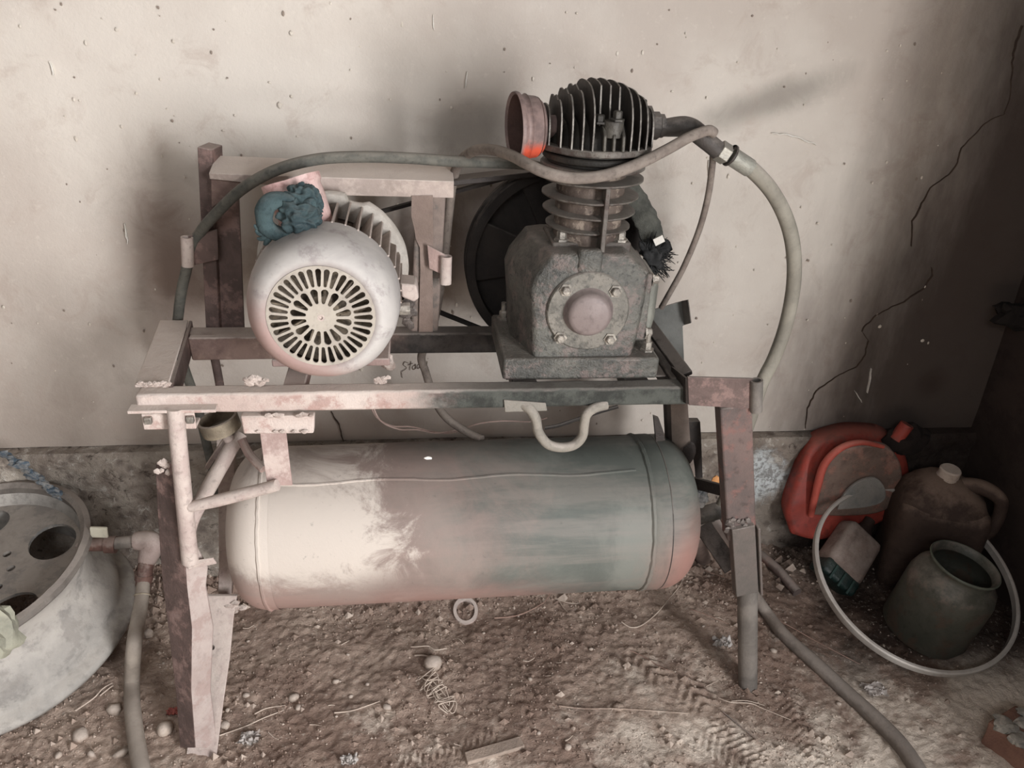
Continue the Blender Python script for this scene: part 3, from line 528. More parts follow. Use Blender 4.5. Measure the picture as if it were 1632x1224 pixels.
# ================================================================== MOTOR
def motor():
    MX, MZ, YF = -.158, 1.022, 1.352
    m = thing('electric_motor', (MX, 1.5, MZ-.14), 'dusty grey electric motor with round vented fan cover, left on the stand', 'motor')
    mc = NT('motor_paint'); n1 = mc.noise(5, 6, .65, dist=.5); n2 = mc.noise(22, 6, .75); n4 = mc.noise(11, 6, .7, dist=.15)
    col = mc.mix(mc.step(n1, .36, .64), lin((160, 154, 150)), lin((180, 174, 168)))
    col = mc.mix(mc.step(n4, .50, .62, 0, .7), col, lin((136, 126, 124)))
    rg = mc.math('SQRT', mc.math('ADD', mc.math('POWER', mc.math('SUBTRACT', mc.X, MX), 2), mc.math('POWER', mc.math('SUBTRACT', mc.Z, MZ), 2)))
    col = mc.mix(mc.math('MULTIPLY', mc.step(mc.math('ADD', rg, mc.math('MULTIPLY', n4, .02)), .118, .102), .6), col, lin((126, 112, 108)))
    ed = mc.step(mc.math('ADD', mc.math('ADD', mc.Z, mc.math('MULTIPLY', mc.X, .9)), mc.math('MULTIPLY', n4, .16)), .95, .82)
    col = mc.mix(mc.math('MULTIPLY', ed, .75), col, lin((158, 118, 108)))
    col = mc.mix(mc.step(n2, .6, .72, 0, .35), col, lin((120, 100, 94)))
    MM = mc.fin(col, .6, .0, n2, .18, .003, .35)
    R = .139
    # cowl shell with rounded shoulder, front grille as a separate pressed disc
    pr = [(.094, .004), (.1, .0015), (.108, .003), (.118, .010), (.127, .021), (.133, .034), (.1365, .052), (R, .085), (R, .125), (R-.003, .125), (R-.004, .06), (.125, .03), (.1, .012), (.094, .010)]
    mb = MB(); mb.lathe([(r, h) for r, h in pr], (MX, YF, MZ), (0, 1, 0), 96, ref=(0, 0, 1)); obj('fan_cover', mb, MM, m, smooth=True, angle=50, noisy=.0012, nf=14)
    # grille cut as a filled 2-D curve with slot-shaped holes
    cu = bpy.data.curves.new('grille', 'CURVE'); cu.dimensions = '2D'; cu.fill_mode = 'BOTH'; cu.extrude = .0016; cu.resolution_u = 1
    def loop(pts):
        s = cu.splines.new('POLY'); s.points.add(len(pts)-1)
        for i, (x, y) in enumerate(pts): s.points[i].co = (x, y, 0, 1)
        s.use_cyclic_u = True
    loop([(.0955*math.cos(a*math.pi/48), .0955*math.sin(a*math.pi/48)) for a in range(96)])
    def slot(ang, ra, rb, wa, wb):
        p = []
        for k in range(7): a = math.pi/2+math.pi*k/6; p.append((ra+wa*math.cos(a), wa*math.sin(a)))
        for k in range(7): a = -math.pi/2+math.pi*k/6; p.append((rb+wb*math.cos(a), wb*math.sin(a)))
        c_, s_ = math.cos(ang), math.sin(ang); return [(x*c_-y*s_, x*s_+y*c_) for x, y in p]
    for k in range(36): loop(slot(2*math.pi*k/36, .0605, .0855, .0030, .0052))
    for k in range(16): loop(slot(2*math.pi*(k+.5)/16, .0295, .0475, .0032, .0066))
    loop([(.0035*math.cos(a*math.pi/8), .0035*math.sin(a*math.pi/8)) for a in range(16)])
    co_ = bpy.data.objects.new('grille_curve', cu); COL.objects.link(co_); bpy.context.view_layer.update()
    me = bpy.data.meshes.new_from_object(co_.evaluated_get(bpy.context.evaluated_depsgraph_get())); bpy.data.objects.remove(co_)
    g = MB(); Rm = Matrix.Rotation(math.radians(90), 3, 'X')
    g.v = [Vector((MX, YF+.0035, MZ))+Rm @ v_.co*1.0 for v_ in me.vertices]
    for q in g.v: q.y -= .003*(1-min(1, math.hypot(q.x-MX, q.z-MZ)/.095)**2)
    g.f = [tuple(p.vertices) for p in me.polygons]
    obj('grille', g, grime('grille_dusty', (172, 162, 148), (156, 146, 134), 14, .7, 0, 0, spots=.2, bs=.15), m)
    mb = MB(); mb.lathe([(.007, -.0020), (.0065, -.0042), (.0035, -.0044), (.0033, -.001), (0, -.001)], (MX, YF+.003, MZ), (0, 1, 0), 20); obj('hub_boss', mb, M_PIPE, m, smooth=True)
    f = MB()
    M_FAN = grime('fan_dusty', (96, 84, 72), (150, 134, 112), 26, .9, 0, 0, c=(60, 50, 44), cw=.7)
    f.lathe([(0, .03), (.03, .03), (.035, .05), (.11, .055), (.11, .058), (0, .058)], (MX, YF, MZ), (0, 1, 0), 32)
    fo = obj('fan', f, M_FAN, m, smooth=True)
    for k in range(9):
        a = 2*math.pi*k/9; mb = MB(); d = Vector((math.cos(a), 0, math.sin(a))); e = Vector((-d.z, 0, d.x)); c = Vector((MX, YF+.036, MZ))
        mb.rings([[c+d*r+e*o+Vector((0, y, 0)) for r, o, y in ((.03, -.002, -.016), (.09, .010, -.016), (.09, .010, .02), (.03, -.002, .02))], [c+d*r+e*(o+.003)+Vector((0, y, 0)) for r, o, y in ((.03, -.002, -.016), (.09, .010, -.016), (.09, .010, .02), (.03, -.002, .02))]]); obj('fan_blade', mb, M_FAN, fo)
    # finned body
    mb = MB(); mb.lathe([(0, .12), (.102, .12), (.102, .30), (0, .30)], (MX, YF, MZ), (0, 1, 0), 48); body = obj('motor_body', mb, grime('body_brown', (98, 78, 68), (84, 66, 58), 10, .9, 0, .2), m, smooth=True, angle=50)
    MF = grime('fin_pale', (184, 170, 160), (156, 140, 130), 14, .7, 0, .3)
    for k in range(36):
        a = 2*math.pi*k/36+.05; d = Vector((math.cos(a), 0, math.sin(a))); e = Vector((-d.z, 0, d.x)); c = Vector((MX, 0, MZ))
        jag = .0 if rnd.random() < .7 else rnd.uniform(.0, .012)
        mb = MB(); L = [(YF+.118, .10), (YF+.118, .142), (YF+.2, .142), (YF+.258-jag, .142), (YF+.278, .142-jag*1.3), (YF+.278, .10)]
        mb.rings([[c+d*r+e*.0017*s_+Vector((0, y, 0)) for y, r in L] for s_ in (-1, 1)]); obj('cooling_fin', mb, MF, body)
    # rear bell: flared ring with broken lip
    mb = MB(); n = 96; pr = [(.105, .272), (.150, .278), (.155, .284), (.155, .292), (.12, .312), (.05, .33), (0, .33)]; rs = []
    for i, (r, h) in enumerate(pr):
        ring = []
        for j in range(n):
            a = 2*math.pi*j/n; rr = r
            if i in (1, 2, 3) and 62 < math.degrees(a) % 360 < 78: rr = r-.012-.008*noise.noise(Vector((a*30, 0, 0)))
            ring.append(Vector((MX+math.cos(a)*max(rr, 1e-4), YF+h, MZ+math.sin(a)*max(rr, 1e-4))))
        rs.append(ring)
    mb.rings(rs, False); obj('end_bell', mb, grime('bell_pale', (180, 172, 162), (158, 150, 140), 8, .65, 0, .3), m, smooth=True, angle=40, noisy=.001)
    mb = MB(); mb.cyl((MX, YF+.32, MZ), (MX, YF+.43, MZ), .014); mb.lathe([(.0, .365), (.05, .365), (.05, .372), (.038, .388), (.05, .404), (.05, .412), (0, .412)], (MX, YF, MZ), (0, 1, 0), 32); obj('pulley', mb, M_BLACK, m, smooth=True, angle=40)
    # feet and bolts
    mb = MB(); q = [A(*v_, 1.50) for v_ in ((636, 452), (664, 455), (668, 476), (660, 482), (640, 474))]; mb.rings([q, [v_+Vector((0, .06, 0)) for v_ in q]]); obj('side_lug', mb, M_PIPE, m, bevel=.004)
    mb = MB(); a_ = A(636, 492, 1.50); mb.cyl(a_, a_+Vector((.022, 0, 0)), .0135, 8); obj('bolt', mb, M_BOLT, m, bevel=.0015)
    mb = MB(); mb.bolt(A(470, 371, 1.44), (0, -.4, 1), .005); obj('bolt', mb, M_BOLT, m)
    mb = MB(); mb.blob(A(619, 578, 1.5), .017, (.8, .8, 1), .4, 2, 9); obj('foot_bolt', mb, M_WELD, m)
    for s_ in (-1, 1):
        mb = MB(); mb.box((MX+s_*.085, 1.555, .876), (.06, .17, .016)); mb.box((MX+s_*.08, 1.555, .90), (.016, .15, .055)); obj('foot', mb, M_PINK, m, bevel=.003)
    # terminal box: tapered shell with an open slanting top
    T = [A(*v_, 1.50) for v_ in ((430, 300), (505, 272), (522, 292), (526, 348), (496, 362), (440, 345))]
    ctr = A(478, 312, 1.53); top = A(470, 288, 1.50)
    axd = Vector((-.30, .20, .92)).normalized()
    base = A(488, 350, 1.53)
    ux = Vector((1, 0, .42)).normalized(); ux = (ux-axd*ux.dot(axd)).normalized(); uy = axd.cross(ux)
    def el(h, a_, b_, o=(0, 0)): return [base+axd*h+ux*(o[0]+a_*math.copysign(abs(math.cos(q))**.7, math.cos(q)))+uy*(o[1]+b_*math.copysign(abs(math.sin(q))**.7, math.sin(q))) for q in [2*math.pi*j/28 for j in range(28)]]
    mb = MB(); mb.rings([el(-.03, .046, .035), el(.0, .048, .04), el(.035, .049, .043), el(.060, .050, .045, (-.002, 0)), el(.066, .054, .049, (-.002, 0)), el(.078, .054, .049, (-.002, 0)), el(.078, .047, .042, (-.002, 0)), el(.05, .044, .04)]); obj('terminal_box', mb, grime('pink_cast_box', (196, 152, 146), (208, 176, 168), 10, .6, 0, .4, c=(150, 104, 96), cw=.5), m, smooth=True, angle=50, noisy=.001)
    return m
MOTOR = motor()
# teal rag draped over the terminal box: folded cloth
def rag():
    t = thing('teal_rag', A(465, 360, 1.47), 'crumpled dirty teal rag stuffed beside the terminal box on the motor', 'rag')
    mt = grime('teal_cloth', (70, 90, 92), (50, 66, 70), 22, .95, 0, .3, dcol=(112, 122, 120), spots=.3, c=(34, 50, 56), cw=.5, bs=.6, bscale=180)
    def fold(px, py, Y, rx, rz, d, seed, amp=.35):
        bm = bmesh.new(); bmesh.ops.create_icosphere(bm, subdivisions=5, radius=1); c = A(px, py, Y); mb = MB(); vs = []
        for v_ in bm.verts:
            p = v_.co; w_ = abs(noise.noise(Vector((p.x*1.1+seed, p.y*1.6, p.z*1.3+p.x*.9))))*1.7; w2 = abs(noise.noise(Vector((p.x*1.7+p.z*2.2+seed, p.y*3, p.z*2.4-p.x*1.2))))*.75
            k = 1-amp*.55+amp*.75*w_*.8+amp*.42*(1-abs(noise.noise(Vector((p.x*2.1+p.z+seed*2, p.y*2, p.z*2.6-p.x))))*3.2); vs.append(c+Vector((p.x*rx, p.y*d, p.z*rz))*k)
        mb.add(vs, [tuple(q.index for q in f.verts) for f in bm.faces]); bm.free(); return mb
    obj('cloth_bundle', fold(478, 345, 1.455, .042, .034, .035, 2, .42), mt, t, smooth=True, angle=180)
    obj('cloth_top', fold(484, 320, 1.475, .034, .034, .026, 5, .42), mt, t, smooth=True, angle=180)
    # the loop at the left, a thick rolled fold, and the frayed tail
    pts = [A(*q, 1.45) for q in ((470, 322), (446, 318), (426, 326), (420, 346), (428, 364), (450, 374), (478, 372), (502, 362))]
    mb = MB(); mb.tube(pts, [.010, .014, .016, .015, .013, .012], 14, 8); obj('cloth_roll', mb, mt, t, smooth=True, angle=180, noisy=.004, nf=30)
    for i, pp in enumerate((((425, 368), (414, 372), (408, 366)), ((428, 372), (418, 380), (410, 380)), ((432, 372), (424, 386), (420, 390)), ((420, 362), (410, 362), (405, 358)))):
        mb = MB(); mb.tube([A(*q, 1.45) for q in pp], [.008, .005, .002], 8, 4); obj('frayed_tail', mb, mt, t, smooth=True, angle=180, noisy=.002)
    return t
rag()
# ================================================================== PUMP
def pump():
    p = thing('compressor_pump', (.345, 1.53, .876), 'oily dark compressor pump with finned cylinder, bolted to the right half of the stand', 'pump')
    MC = grime('crankcase_grime', (96, 94, 86), (66, 65, 60), 11, .5, .05, .4, dcol=(138, 130, 120), c=(116, 98, 92), cw=.65, spots=.9, bs=.9, bscale=55, spec=.5)
    MDK = grime('pump_dark', (42, 38, 34), (56, 52, 46), 12, .6, .1, .0, spots=.3)
    MCY = grime('cylinder_steel', (104, 98, 90), (80, 72, 66), 14, .55, .15, .35, dcol=(150, 142, 132), c=(62, 44, 38), cw=.7, spots=.4)
    MCOV = grime('cover_plate', (104, 100, 92), (122, 116, 106), 16, .55, .1, .2, c=(76, 74, 68), cw=.6, spots=.6, bs=.4)
    # crankcase: outline lofted front to back
    def ring(Y, k, ins=0.):
        F = [A(*q, 1.42) for q in ((880, 404), (1000, 404), (1036, 434), (1029, 480), (1016, 540), (1004, 575), (1002, 598), (846, 598), (846, 575), (846, 520), (844, 460), (852, 438))]
        c = Vector((.338, 1.42, .99)); out = []
        for q in F: d = q-c; out.append(Vector((c.x+d.x*k[0]+(-.0 if d.x > 0 else -k[2]), Y, c.z+d.z*(k[1] if d.z > 0 else 1))))
        return out
    mb = MB(); mb.rings([ring(1.415, (.9, .93, 0)), ring(1.419, (.96, .98, 0)), ring(1.428, (1, 1, 0)), ring(1.47, (1.03, 1.0, .006)), ring(1.52, (1.06, 1.0, .022)), ring(1.60, (1.06, 1.0, .022)), ring(1.64, (.9, .95, 0))])
    obj('crankcase', mb, MC, p, bevel=.012, seg=4, angle=28, noisy=.0012)
    mb = MB(); mb.box((.335, 1.52, .889), (.315, .235, .046)); obj('base_flange', mb, MC, p, bevel=.006, noisy=.002, nf=50)
    for x, y in ((.475, 1.44), (.20, 1.61), (.475, 1.61)):
        mb = MB(); mb.bolt((x, y, .912), (0, 0, 1), .0095, .018); mb.cyl((x, y, .93), (x, y, .950), .0055, 10); obj('anchor_bolt', mb, M_BOLT, p)
    cs = A(937, 496, 1.412); mb = MB(); mb.lathe([(.06, -.002), (.084, .006), (.094, .016), (.098, .03), (.06, .03)], cs+Vector((0, .006, 0)), (0, 1, 0), 56); obj('cover_seat', mb, MC, p, smooth=True, angle=50, noisy=.0015)
    mb = MB(); mb.rbox((.335, 1.425, 1.105), (.05, .03, .05), .012, None, 3); obj('casting_rib', mb, MC, p, smooth=True, angle=50, noisy=.002)
    # round front cover
    c = A(937, 496, 1.412); mb = MB(); mb.lathe([(0, -.004), (.070, -.004), (.078, -.004), (.0805, -.001), (.0805, .012), (0, .012)], c, (0, 1, 0), 64); fc = obj('front_cover', mb, MCOV, p, smooth=True, angle=40, noisy=.0004)
    mb = MB(); mb.lathe([(.049, -.004), (.0455, -.008), (.0435, -.018), (.040, -.025), (.033, -.0275), (0, -.029)], c, (0, 1, 0), 48); obj('bearing_cap', mb, grime('pinkish_cap', (112, 98, 95), (124, 110, 106), 9, .5, .1, .1, spots=.25, bs=.15), fc, smooth=True, angle=50)
    for q in ((902, 462), (981, 464), (893, 538), (972, 540)):
        mb = MB(); mb.bolt(A(*q, 1.408), (0, -1, 0), .0088, .010); obj('cover_bolt', mb, M_BOLT, fc)
    # side inspection cover at the right
    XS = .455
    mb = MB(); q = [(1.435, 1.075), (1.56, 1.085), (1.585, 1.06), (1.585, .96), (1.56, .925), (1.435, .935)]
    mb.rings([[Vector((XS-.02, a, b)) for a, b in q], [Vector((XS+.012, a, b)) for a, b in q]]); sc = obj('side_cover', mb, MC, p, bevel=.004, noisy=.001)
    mb = MB(); mb.rings([[Vector((XS+.012, 1.51+(a-1.51)*k, 1.0+(b-1.0)*k)) for a, b in q] for k in (.8, .78)]); mb = MB(); mb.rings([[Vector((XS+x, 1.51+(a-1.51)*k, 1.005+(b-1.005)*k)) for a, b in q] for k, x in ((.82, .01), (.8, .026), (.55, .036))]); obj('cover_bulge', mb, grime('grey_green_cover', (122, 122, 112), (100, 100, 92), 14, .6, .1, .3), sc, bevel=.004, noisy=.001)
    for a, b in ((1.445, 1.062), (1.445, .95), (1.57, .95), (1.57, 1.062), (1.5, .935)):
        mb = MB(); mb.bolt((XS+.012, a, b), (1, 0, 0), .009, .014); obj('cover_bolt', mb, M_BOLT, sc)
    # cylinder
    CX, CY = .348, 1.525
    mb = MB()
    fl = [(-.078, -.06), (.078, -.06), (.078, .06), (-.078, .06)]; mb.rings([[Vector((CX+x, CY+y, z)) for x, y in fl] for z in (1.108, 1.128)]); o = obj('cylinder_flange', mb, MCY, p, bevel=.004, noisy=.001)
    for x, y in ((-.058, -.045), (.058, -.045), (-.058, .045), (.058, .045)):
        mb = MB(); mb.bolt((CX+x, CY+y, 1.128), (0, 0, 1), .0095, .018); obj('bolt', mb, M_BOLT, o)
    mb = MB(); mb.lathe([(.066, 1.11), (.066, 1.30), (.0, 1.30)], (CX, CY, 0), (0, 0, 1), 48); cy = obj('cylinder', mb, grime('cylinder_barrel', (96, 82, 72), (66, 52, 46), 14, .7, 0, .1, c=(170, 152, 134), cw=.5), p, smooth=True, angle=40)
    mb = MB(); mb.rings([[Vector((CX+.012+x, CY-y, z)) for x, y in ((-.0045, .06), (.0045, .06), (.0045, .097), (-.0045, .097))] for z in (1.11, 1.245)]); obj('split_rib', mb, MCY, cy, bevel=.0015, noisy=.0008)
    for i, (z, r) in enumerate(((1.150, .083), (1.180, .090), (1.210, .094), (1.243, .100))):
        mb = MB(); n = 64; rs = []
        for (rr, dz) in ((.05, -.002), (r-.004, -.0035), (r, -.001), (r, .0015), (r-.004, .0025), (.05, .004)):
            rs.append([Vector((CX+math.cos(a)*rr*(1+(.0035*noise.noise(Vector((a*5, i*9, 0))) if rr > .06 else 0)), CY+math.sin(a)*rr, z+dz)) for a in [2*math.pi*j/n for j in range(n)]])
        mb.rings(rs, False); obj('cooling_ring', mb, MCY, cy, smooth=True, angle=50, noisy=.0008)
    # valve plate stack under the head
    for z0, z1, r, m in ((1.262, 1.270, .100, MCY), (1.270, 1.278, .088, MDK), (1.278, 1.290, .097, MDK), (1.290, 1.296, .090, MDK), (1.296, 1.308, .108, MCY)):
        mb = MB(); mb.lathe([(0, z0), (r-.002, z0), (r, z0+.002), (r, z1-.002), (r-.002, z1), (0, z1)], (CX, CY, 0), (0, 0, 1), 64); obj('valve_plate', mb, m, p, smooth=True, angle=40, noisy=.0006)
    # finned head
    mb = MB(); mb.lathe([(0, 1.306), (.092, 1.306), (.088, 1.325), (.070, 1.345), (.03, 1.358), (0, 1.36)], (CX, CY, 0), (0, 0, 1), 48); hd = obj('cylinder_head', mb, MDK, p, smooth=True, angle=60)
    M_FINH = grime('head_fin', (50, 44, 40), (66, 58, 52), 16, .55, .1, .0, spots=.3); M_EDGE = grime('fin_edge', (132, 126, 118), (84, 78, 72), 30, .5, .2, 0)
    MBS = grime('boss_dark', (82, 78, 70), (58, 54, 50), 20, .5, .2, 0)
    R = .110
    for k in range(12):
        u = -.93+1.86*k/11; x = CX+u*.103; hw = R*math.sqrt(1-(u*.93)**2); top = 1.335+.083*math.sqrt(max(0, 1-(u*.96)**2)); mb = MB(); out = []
        jag = .0
        for i in range(17):
            a = math.pi*i/16; cy_, sy_ = math.cos(a), math.sin(a)
            y = CY-hw*math.copysign(abs(cy_)**.75, cy_); z = 1.308+(top-1.308)*(abs(sy_)**.62)
            if k in (1, 2, 3) and 6 <= i <= 10 : z -= .006*(i % 2)+.003
            out.append((y, z))
        cutf = k in (5, 6, 7)
        if cutf: out = [(CY-hw*.62, 1.308), (CY-hw*.62, 1.352)]+[q for q in out if q[0] > CY-hw*.62]
        mb.rings([[Vector((x+s_*.0014, y, z)) for y, z in out] for s_ in (-1, 1)])
        o = obj('head_fin', mb, M_FINH, hd, noisy=.0005)
        # worn bright rim along the fin's edge
        pts = [Vector((x, y, z)) for y, z in out[(1 if cutf else 0):len(out)//2+1]]
        mb = MB(); mb.tube(pts, .0021, 6, 2); obj('worn_rim', mb, M_EDGE, p, smooth=True) if False else None
        o.data.materials.append(M_EDGE)
        for f in o.data.polygons:
            if abs(f.normal.x) < .5: f.material_index = 1
    for dx in (-.017, 0, .017):     # low front ribs and the boss
        mb = MB(); mb.rings([[Vector((CX+.012+dx+s_*.003, y, z)) for y, z in ((CY-.108, 1.308), (CY-.104, 1.335), (CY-.085, 1.35), (CY-.07, 1.35), (CY-.07, 1.308))] for s_ in (-1, 1)]); obj('front_rib', mb, MBS, hd, bevel=.002)
    mb = MB(); mb.cyl((CX+.012, CY-.082, 1.33), (CX+.012, CY-.082, 1.358), .019, 20); mb.bolt((CX+.018, CY-.085, 1.358), (0, 0, 1), .009, .016); obj('head_bolt', mb, MBS, hd, bevel=.001)
    mb = MB(); mb.bolt((CX-.012, CY-.078, 1.352), (0, 0, 1), .009, .014); obj('head_bolt', mb, MDK, hd)
    mb = MB(); mb.bolt((CX+.078, CY-.02, 1.372), (0, 0, 1), .009, .014); obj('head_bolt', mb, MDK, hd)
    # intake cup at the left: a flared tin can facing left
    a = A(822, 203, 1.50); ax = Vector((1, .16, .02)).normalized(); r = .058
    MR = grime('intake_red_grey', (150, 112, 104), (128, 96, 90), 10, .6, .05, .15, c=(160, 140, 132), cw=.5)
    t = NT('intake_paint'); nn = t.noise(24, 5, .7)
    fz = t.step(t.math('ADD', t.Z, t.math('MULTIPLY', nn, .05)), a.z+.012, a.z-.012); fx = t.step(t.X, a.x+.004, a.x+.014)
    MRP = t.fin(t.mix(t.math('MULTIPLY', fz, fx), t.mix(t.step(nn, .4, .6), lin((128, 106, 100)), lin((104, 86, 82))), lin((214, 78, 50))), .5, 0, nn, .1, .002)
    mb = MB(); mb.lathe([(r*.98, 0), (r*1.06, -.004), (r*1.08, .0), (r*1.06, .004), (r*.97, .008), (r*.965, .014), (r*1.01, .017), (r*.96, .02), (r*.93, .036), (r*.80, .046), (r*.35, .05), (r*.35, .085)], a, ax, 48); ic = obj('intake_cup', mb, MRP, p, smooth=True, angle=50)
    mb = MB(); mb.lathe([(r*.98, 0), (r*.93, .008), (r*.9, .04), (.02, .045), (0, .045)], a, ax, 48); obj('cup_inside', mb, grime('cup_inside', (82, 58, 51), (62, 44, 38), 10, .8), ic, smooth=True)
    # outlet elbow at the right
    M_EL = grime('outlet_dark', (72, 66, 62), (56, 52, 48), 12, .6, .15, .2)
    s0 = Vector((CX+.09, CY, 1.345))
    mb = MB(); mb.lathe([(.030, 0), (.036, .004), (.036, .014), (.026, .016), (.026, .03), (.022, .032), (.022, .04)], A(1024, 200, 1.52), (1, 0, 0), 8); obj('outlet_nut', mb, M_EL, p, bevel=.001)
    mb = MB(); mb.tube([A(1030, 203, 1.52), A(1060, 203, 1.52), A(1090, 202, 1.51), A(1108, 209, 1.505), A(1128, 226, 1.5), A(1145, 240, 1.5)], [.0155, .0165, .0195, .019, .017, .017], 18, 6); obj('outlet_elbow', mb, M_EL, p, smooth=True, angle=60, noisy=.0008)
    # flywheel
    fwc = Vector((.350, 1.765, .990)); R = .226; M_FW = grime('flywheel_black', (34, 29, 27), (46, 40, 36), 9, .75, .05, .1)
    mb = MB(); mb.lathe([(R-.022, -.028), (R-.003, -.028), (R, -.024), (R, -.012), (R-.012, 0), (R, .012), (R, .026), (R-.022, .028), (R-.022, -.028)], fwc, (0, 1, 0), 96); fo = obj('flywheel', mb, M_FW, p, smooth=True, angle=35)
    mb = MB(); mb.lathe([(0, -.035), (.045, -.035), (.045, .03), (0, .03)], fwc, (0, 1, 0), 32); obj('hub', mb, M_FW, fo, smooth=True, angle=40)
    for k in range(5):
        a_ = 2*math.pi*k/5+.5; d = Vector((math.cos(a_), 0, math.sin(a_))); mb = MB(); mb.rings([[fwc+d*r_+Vector((-d.z, 0, d.x))*w_*s1+Vector((0, y_, 0)) for s1, y_ in ((-1, -.012), (1, -.012), (1, .012), (-1, .012))] for r_, w_ in ((.03, .032), (.12, .05), (R-.018, .075))]); obj('spoke', mb, M_FW, fo, bevel=.004)
    mb = MB(); mb.lathe([(.04, .004), (R-.02, .012), (R-.02, .016), (.04, .016)], fwc, (0, 1, 0), 64); obj('web', mb, M_FW, fo, smooth=True)
    mb = MB(); mb.cyl((.345, 1.6, .99), (.35, 1.78, .99), .022, 20); obj('crankshaft', mb, MDK, p, smooth=True)
    return p
PUMP = pump()
# the fuzzy grease-caked guard strip behind the cylinder and the black rag at its end
g = thing('belt_guard_strip', A(1010, 330, 1.66), 'fuzzy grease-caked curved strip running down behind the pump cylinder', 'guard')
mb = MB(); C = [(985, 290), (1002, 305), (1016, 325), (1027, 345), (1036, 365), (1040, 386)]
P_ = spline([A(*q, 1.66) for q in C], 8); rs = []
for i, q in enumerate(P_):
    d = (P_[min(i+1, len(P_)-1)]-P_[max(i-1, 0)]).normalized(); nn = Vector((-d.z, 0, d.x)); w_ = .026
    rs.append([q+nn*w_*math.cos(a)+Vector((0, .012*math.sin(a), 0)) for a in [2*math.pi*j/20 for j in range(20)]])
mb.rings(rs); obj('strip', mb, grime('felted_grease', (92, 92, 84), (70, 70, 64), 30, .95, 0, .3, dcol=(126, 124, 114), bs=1, bscale=140), g, smooth=True, angle=180, noisy=.003, nf=90)
mb = MB(); q0 = A(1050, 383, 1.62); mb.box(q0, (.022, .004, .016), Matrix.Rotation(-.5, 3, 'Y')); obj('white_tag', mb, grime('white_tape', (206, 200, 190), (196, 190, 180), 30, .8), g, label='small white tape tag')
g2 = thing('black_frayed_rag', A(1045, 408, 1.64), 'tuft of frayed black oily rag beside the pump, below the white tag', 'rag')
mt = grime('black_rag', (34, 34, 34), (50, 50, 50), 60, 1.0, spots=.4)
mb = MB(); mb.blob(A(1040, 405, 1.64), .026, (1, .7, 1.1), 1.1, 4, 11); obj('knot', mb, mt, g2, smooth=True, angle=180, noisy=.004, nf=60)
mb = MB()
for i in range(150):
    a_ = rnd.uniform(-.9, 1.6) if i % 3 else rnd.uniform(-2.2, 2.2); L = rnd.uniform(.020, .046); b_ = A(1038+rnd.uniform(-12, 14), 405+rnd.uniform(-14, 22), 1.635); d = Vector((math.cos(a_), rnd.uniform(-.6, .3), math.sin(a_)-.25))
    mb.tube([b_, b_+d*L*.5+Vector((0, 0, rnd.uniform(-.006, .006))), b_+d*L], [.0016, .0012, .0006], 4, 2)
obj('fringe', mb, mt, g2, kind='stuff')

# belt around flywheel and motor pulley
def tangent_loop(c1, r1, c2, r2, Y):
    d = Vector((c2[0]-c1[0], c2[1]-c1[1])); L = d.length; th = math.atan2(d.y, d.x); al = math.acos((r1-r2)/L); pts = []
    for k in range(25): a = th+al+(2*math.pi-2*al)*k/24; pts.append(Vector((c1[0]+r1*math.cos(a), Y, c1[1]+r1*math.sin(a))))
    for k in range(13): a = th-al+2*al*k/12; pts.append(Vector((c2[0]+r2*math.cos(a), Y, c2[1]+r2*math.sin(a))))
    return pts
L_ = tangent_loop((.350, .990), .224, (-.158, 1.022), .052, 1.758)
mb = MB(); n = len(L_); cc = Vector((0, 0, 0)); rs = []
for i, q in enumerate(L_):
    t_ = (L_[(i+1) % n]-L_[i-1]).normalized(); nn = Vector((t_.z, 0, -t_.x)); rs.append([q+nn*.004+Vector((0, -.008, 0)), q+nn*.004+Vector((0, .008, 0)), q-nn*.004+Vector((0, .005, 0)), q-nn*.004+Vector((0, -.005, 0))])
mb.rings(rs+[rs[0]], False); tag(obj('drive_belt', mb, grime('belt_rubber', (40, 34, 32), (52, 46, 42), 12, .8), loc=(.1, 1.758, 1.0)), 'black rubber drive belt running from the motor to the flywheel', 'belt')

# ================================================================== HOSES
def hose(name, pts, r, mat, label, n=14, sub=8, cat='hose', ends=()):
    P = [Vector(q) for q in pts]; o0 = P[len(P)//2]; mb = MB(); mb.tube(P, r, n, sub)
    o = obj(name, mb, mat, smooth=True, loc=o0, angle=60); tag(o, label, cat); return o
MH1 = grime('hose_grey_dusty', (80, 80, 74), (102, 99, 90), 16, .8, 0, .45, dcol=(142, 134, 122), spots=.3, bs=.2)
MH2 = grime('hose_brown_dusty', (128, 116, 106), (104, 92, 84), 18, .8, 0, .5, dcol=(152, 140, 128), spots=.4, bs=.2)
MH3 = grime('hose_big', (142, 136, 122), (124, 118, 106), 10, .75, 0, .3, spots=.15, bs=.15)
hose('rubber_hose', [A(*q) for q in ((350, 800, 1.78), (343, 765, 1.79), (330, 710, 1.80), (314, 645, 1.80), (292, 580, 1.79), (283, 530, 1.77), (285, 495, 1.72), (290, 460, 1.70), (297, 430, 1.69), (303, 398, 1.69), (318, 372, 1.69), (340, 345, 1.655), (385, 302, 1.63), (440, 271, 1.62), (505, 254, 1.62), (575, 250, 1.625), (650, 252, 1.63), (720, 257, 1.64), (780, 259, 1.67), (835, 262, 1.70), (868, 268, 1.72))], .0112, MH1, 'grey rubber hose arching over the top rail and down through the left bracket')
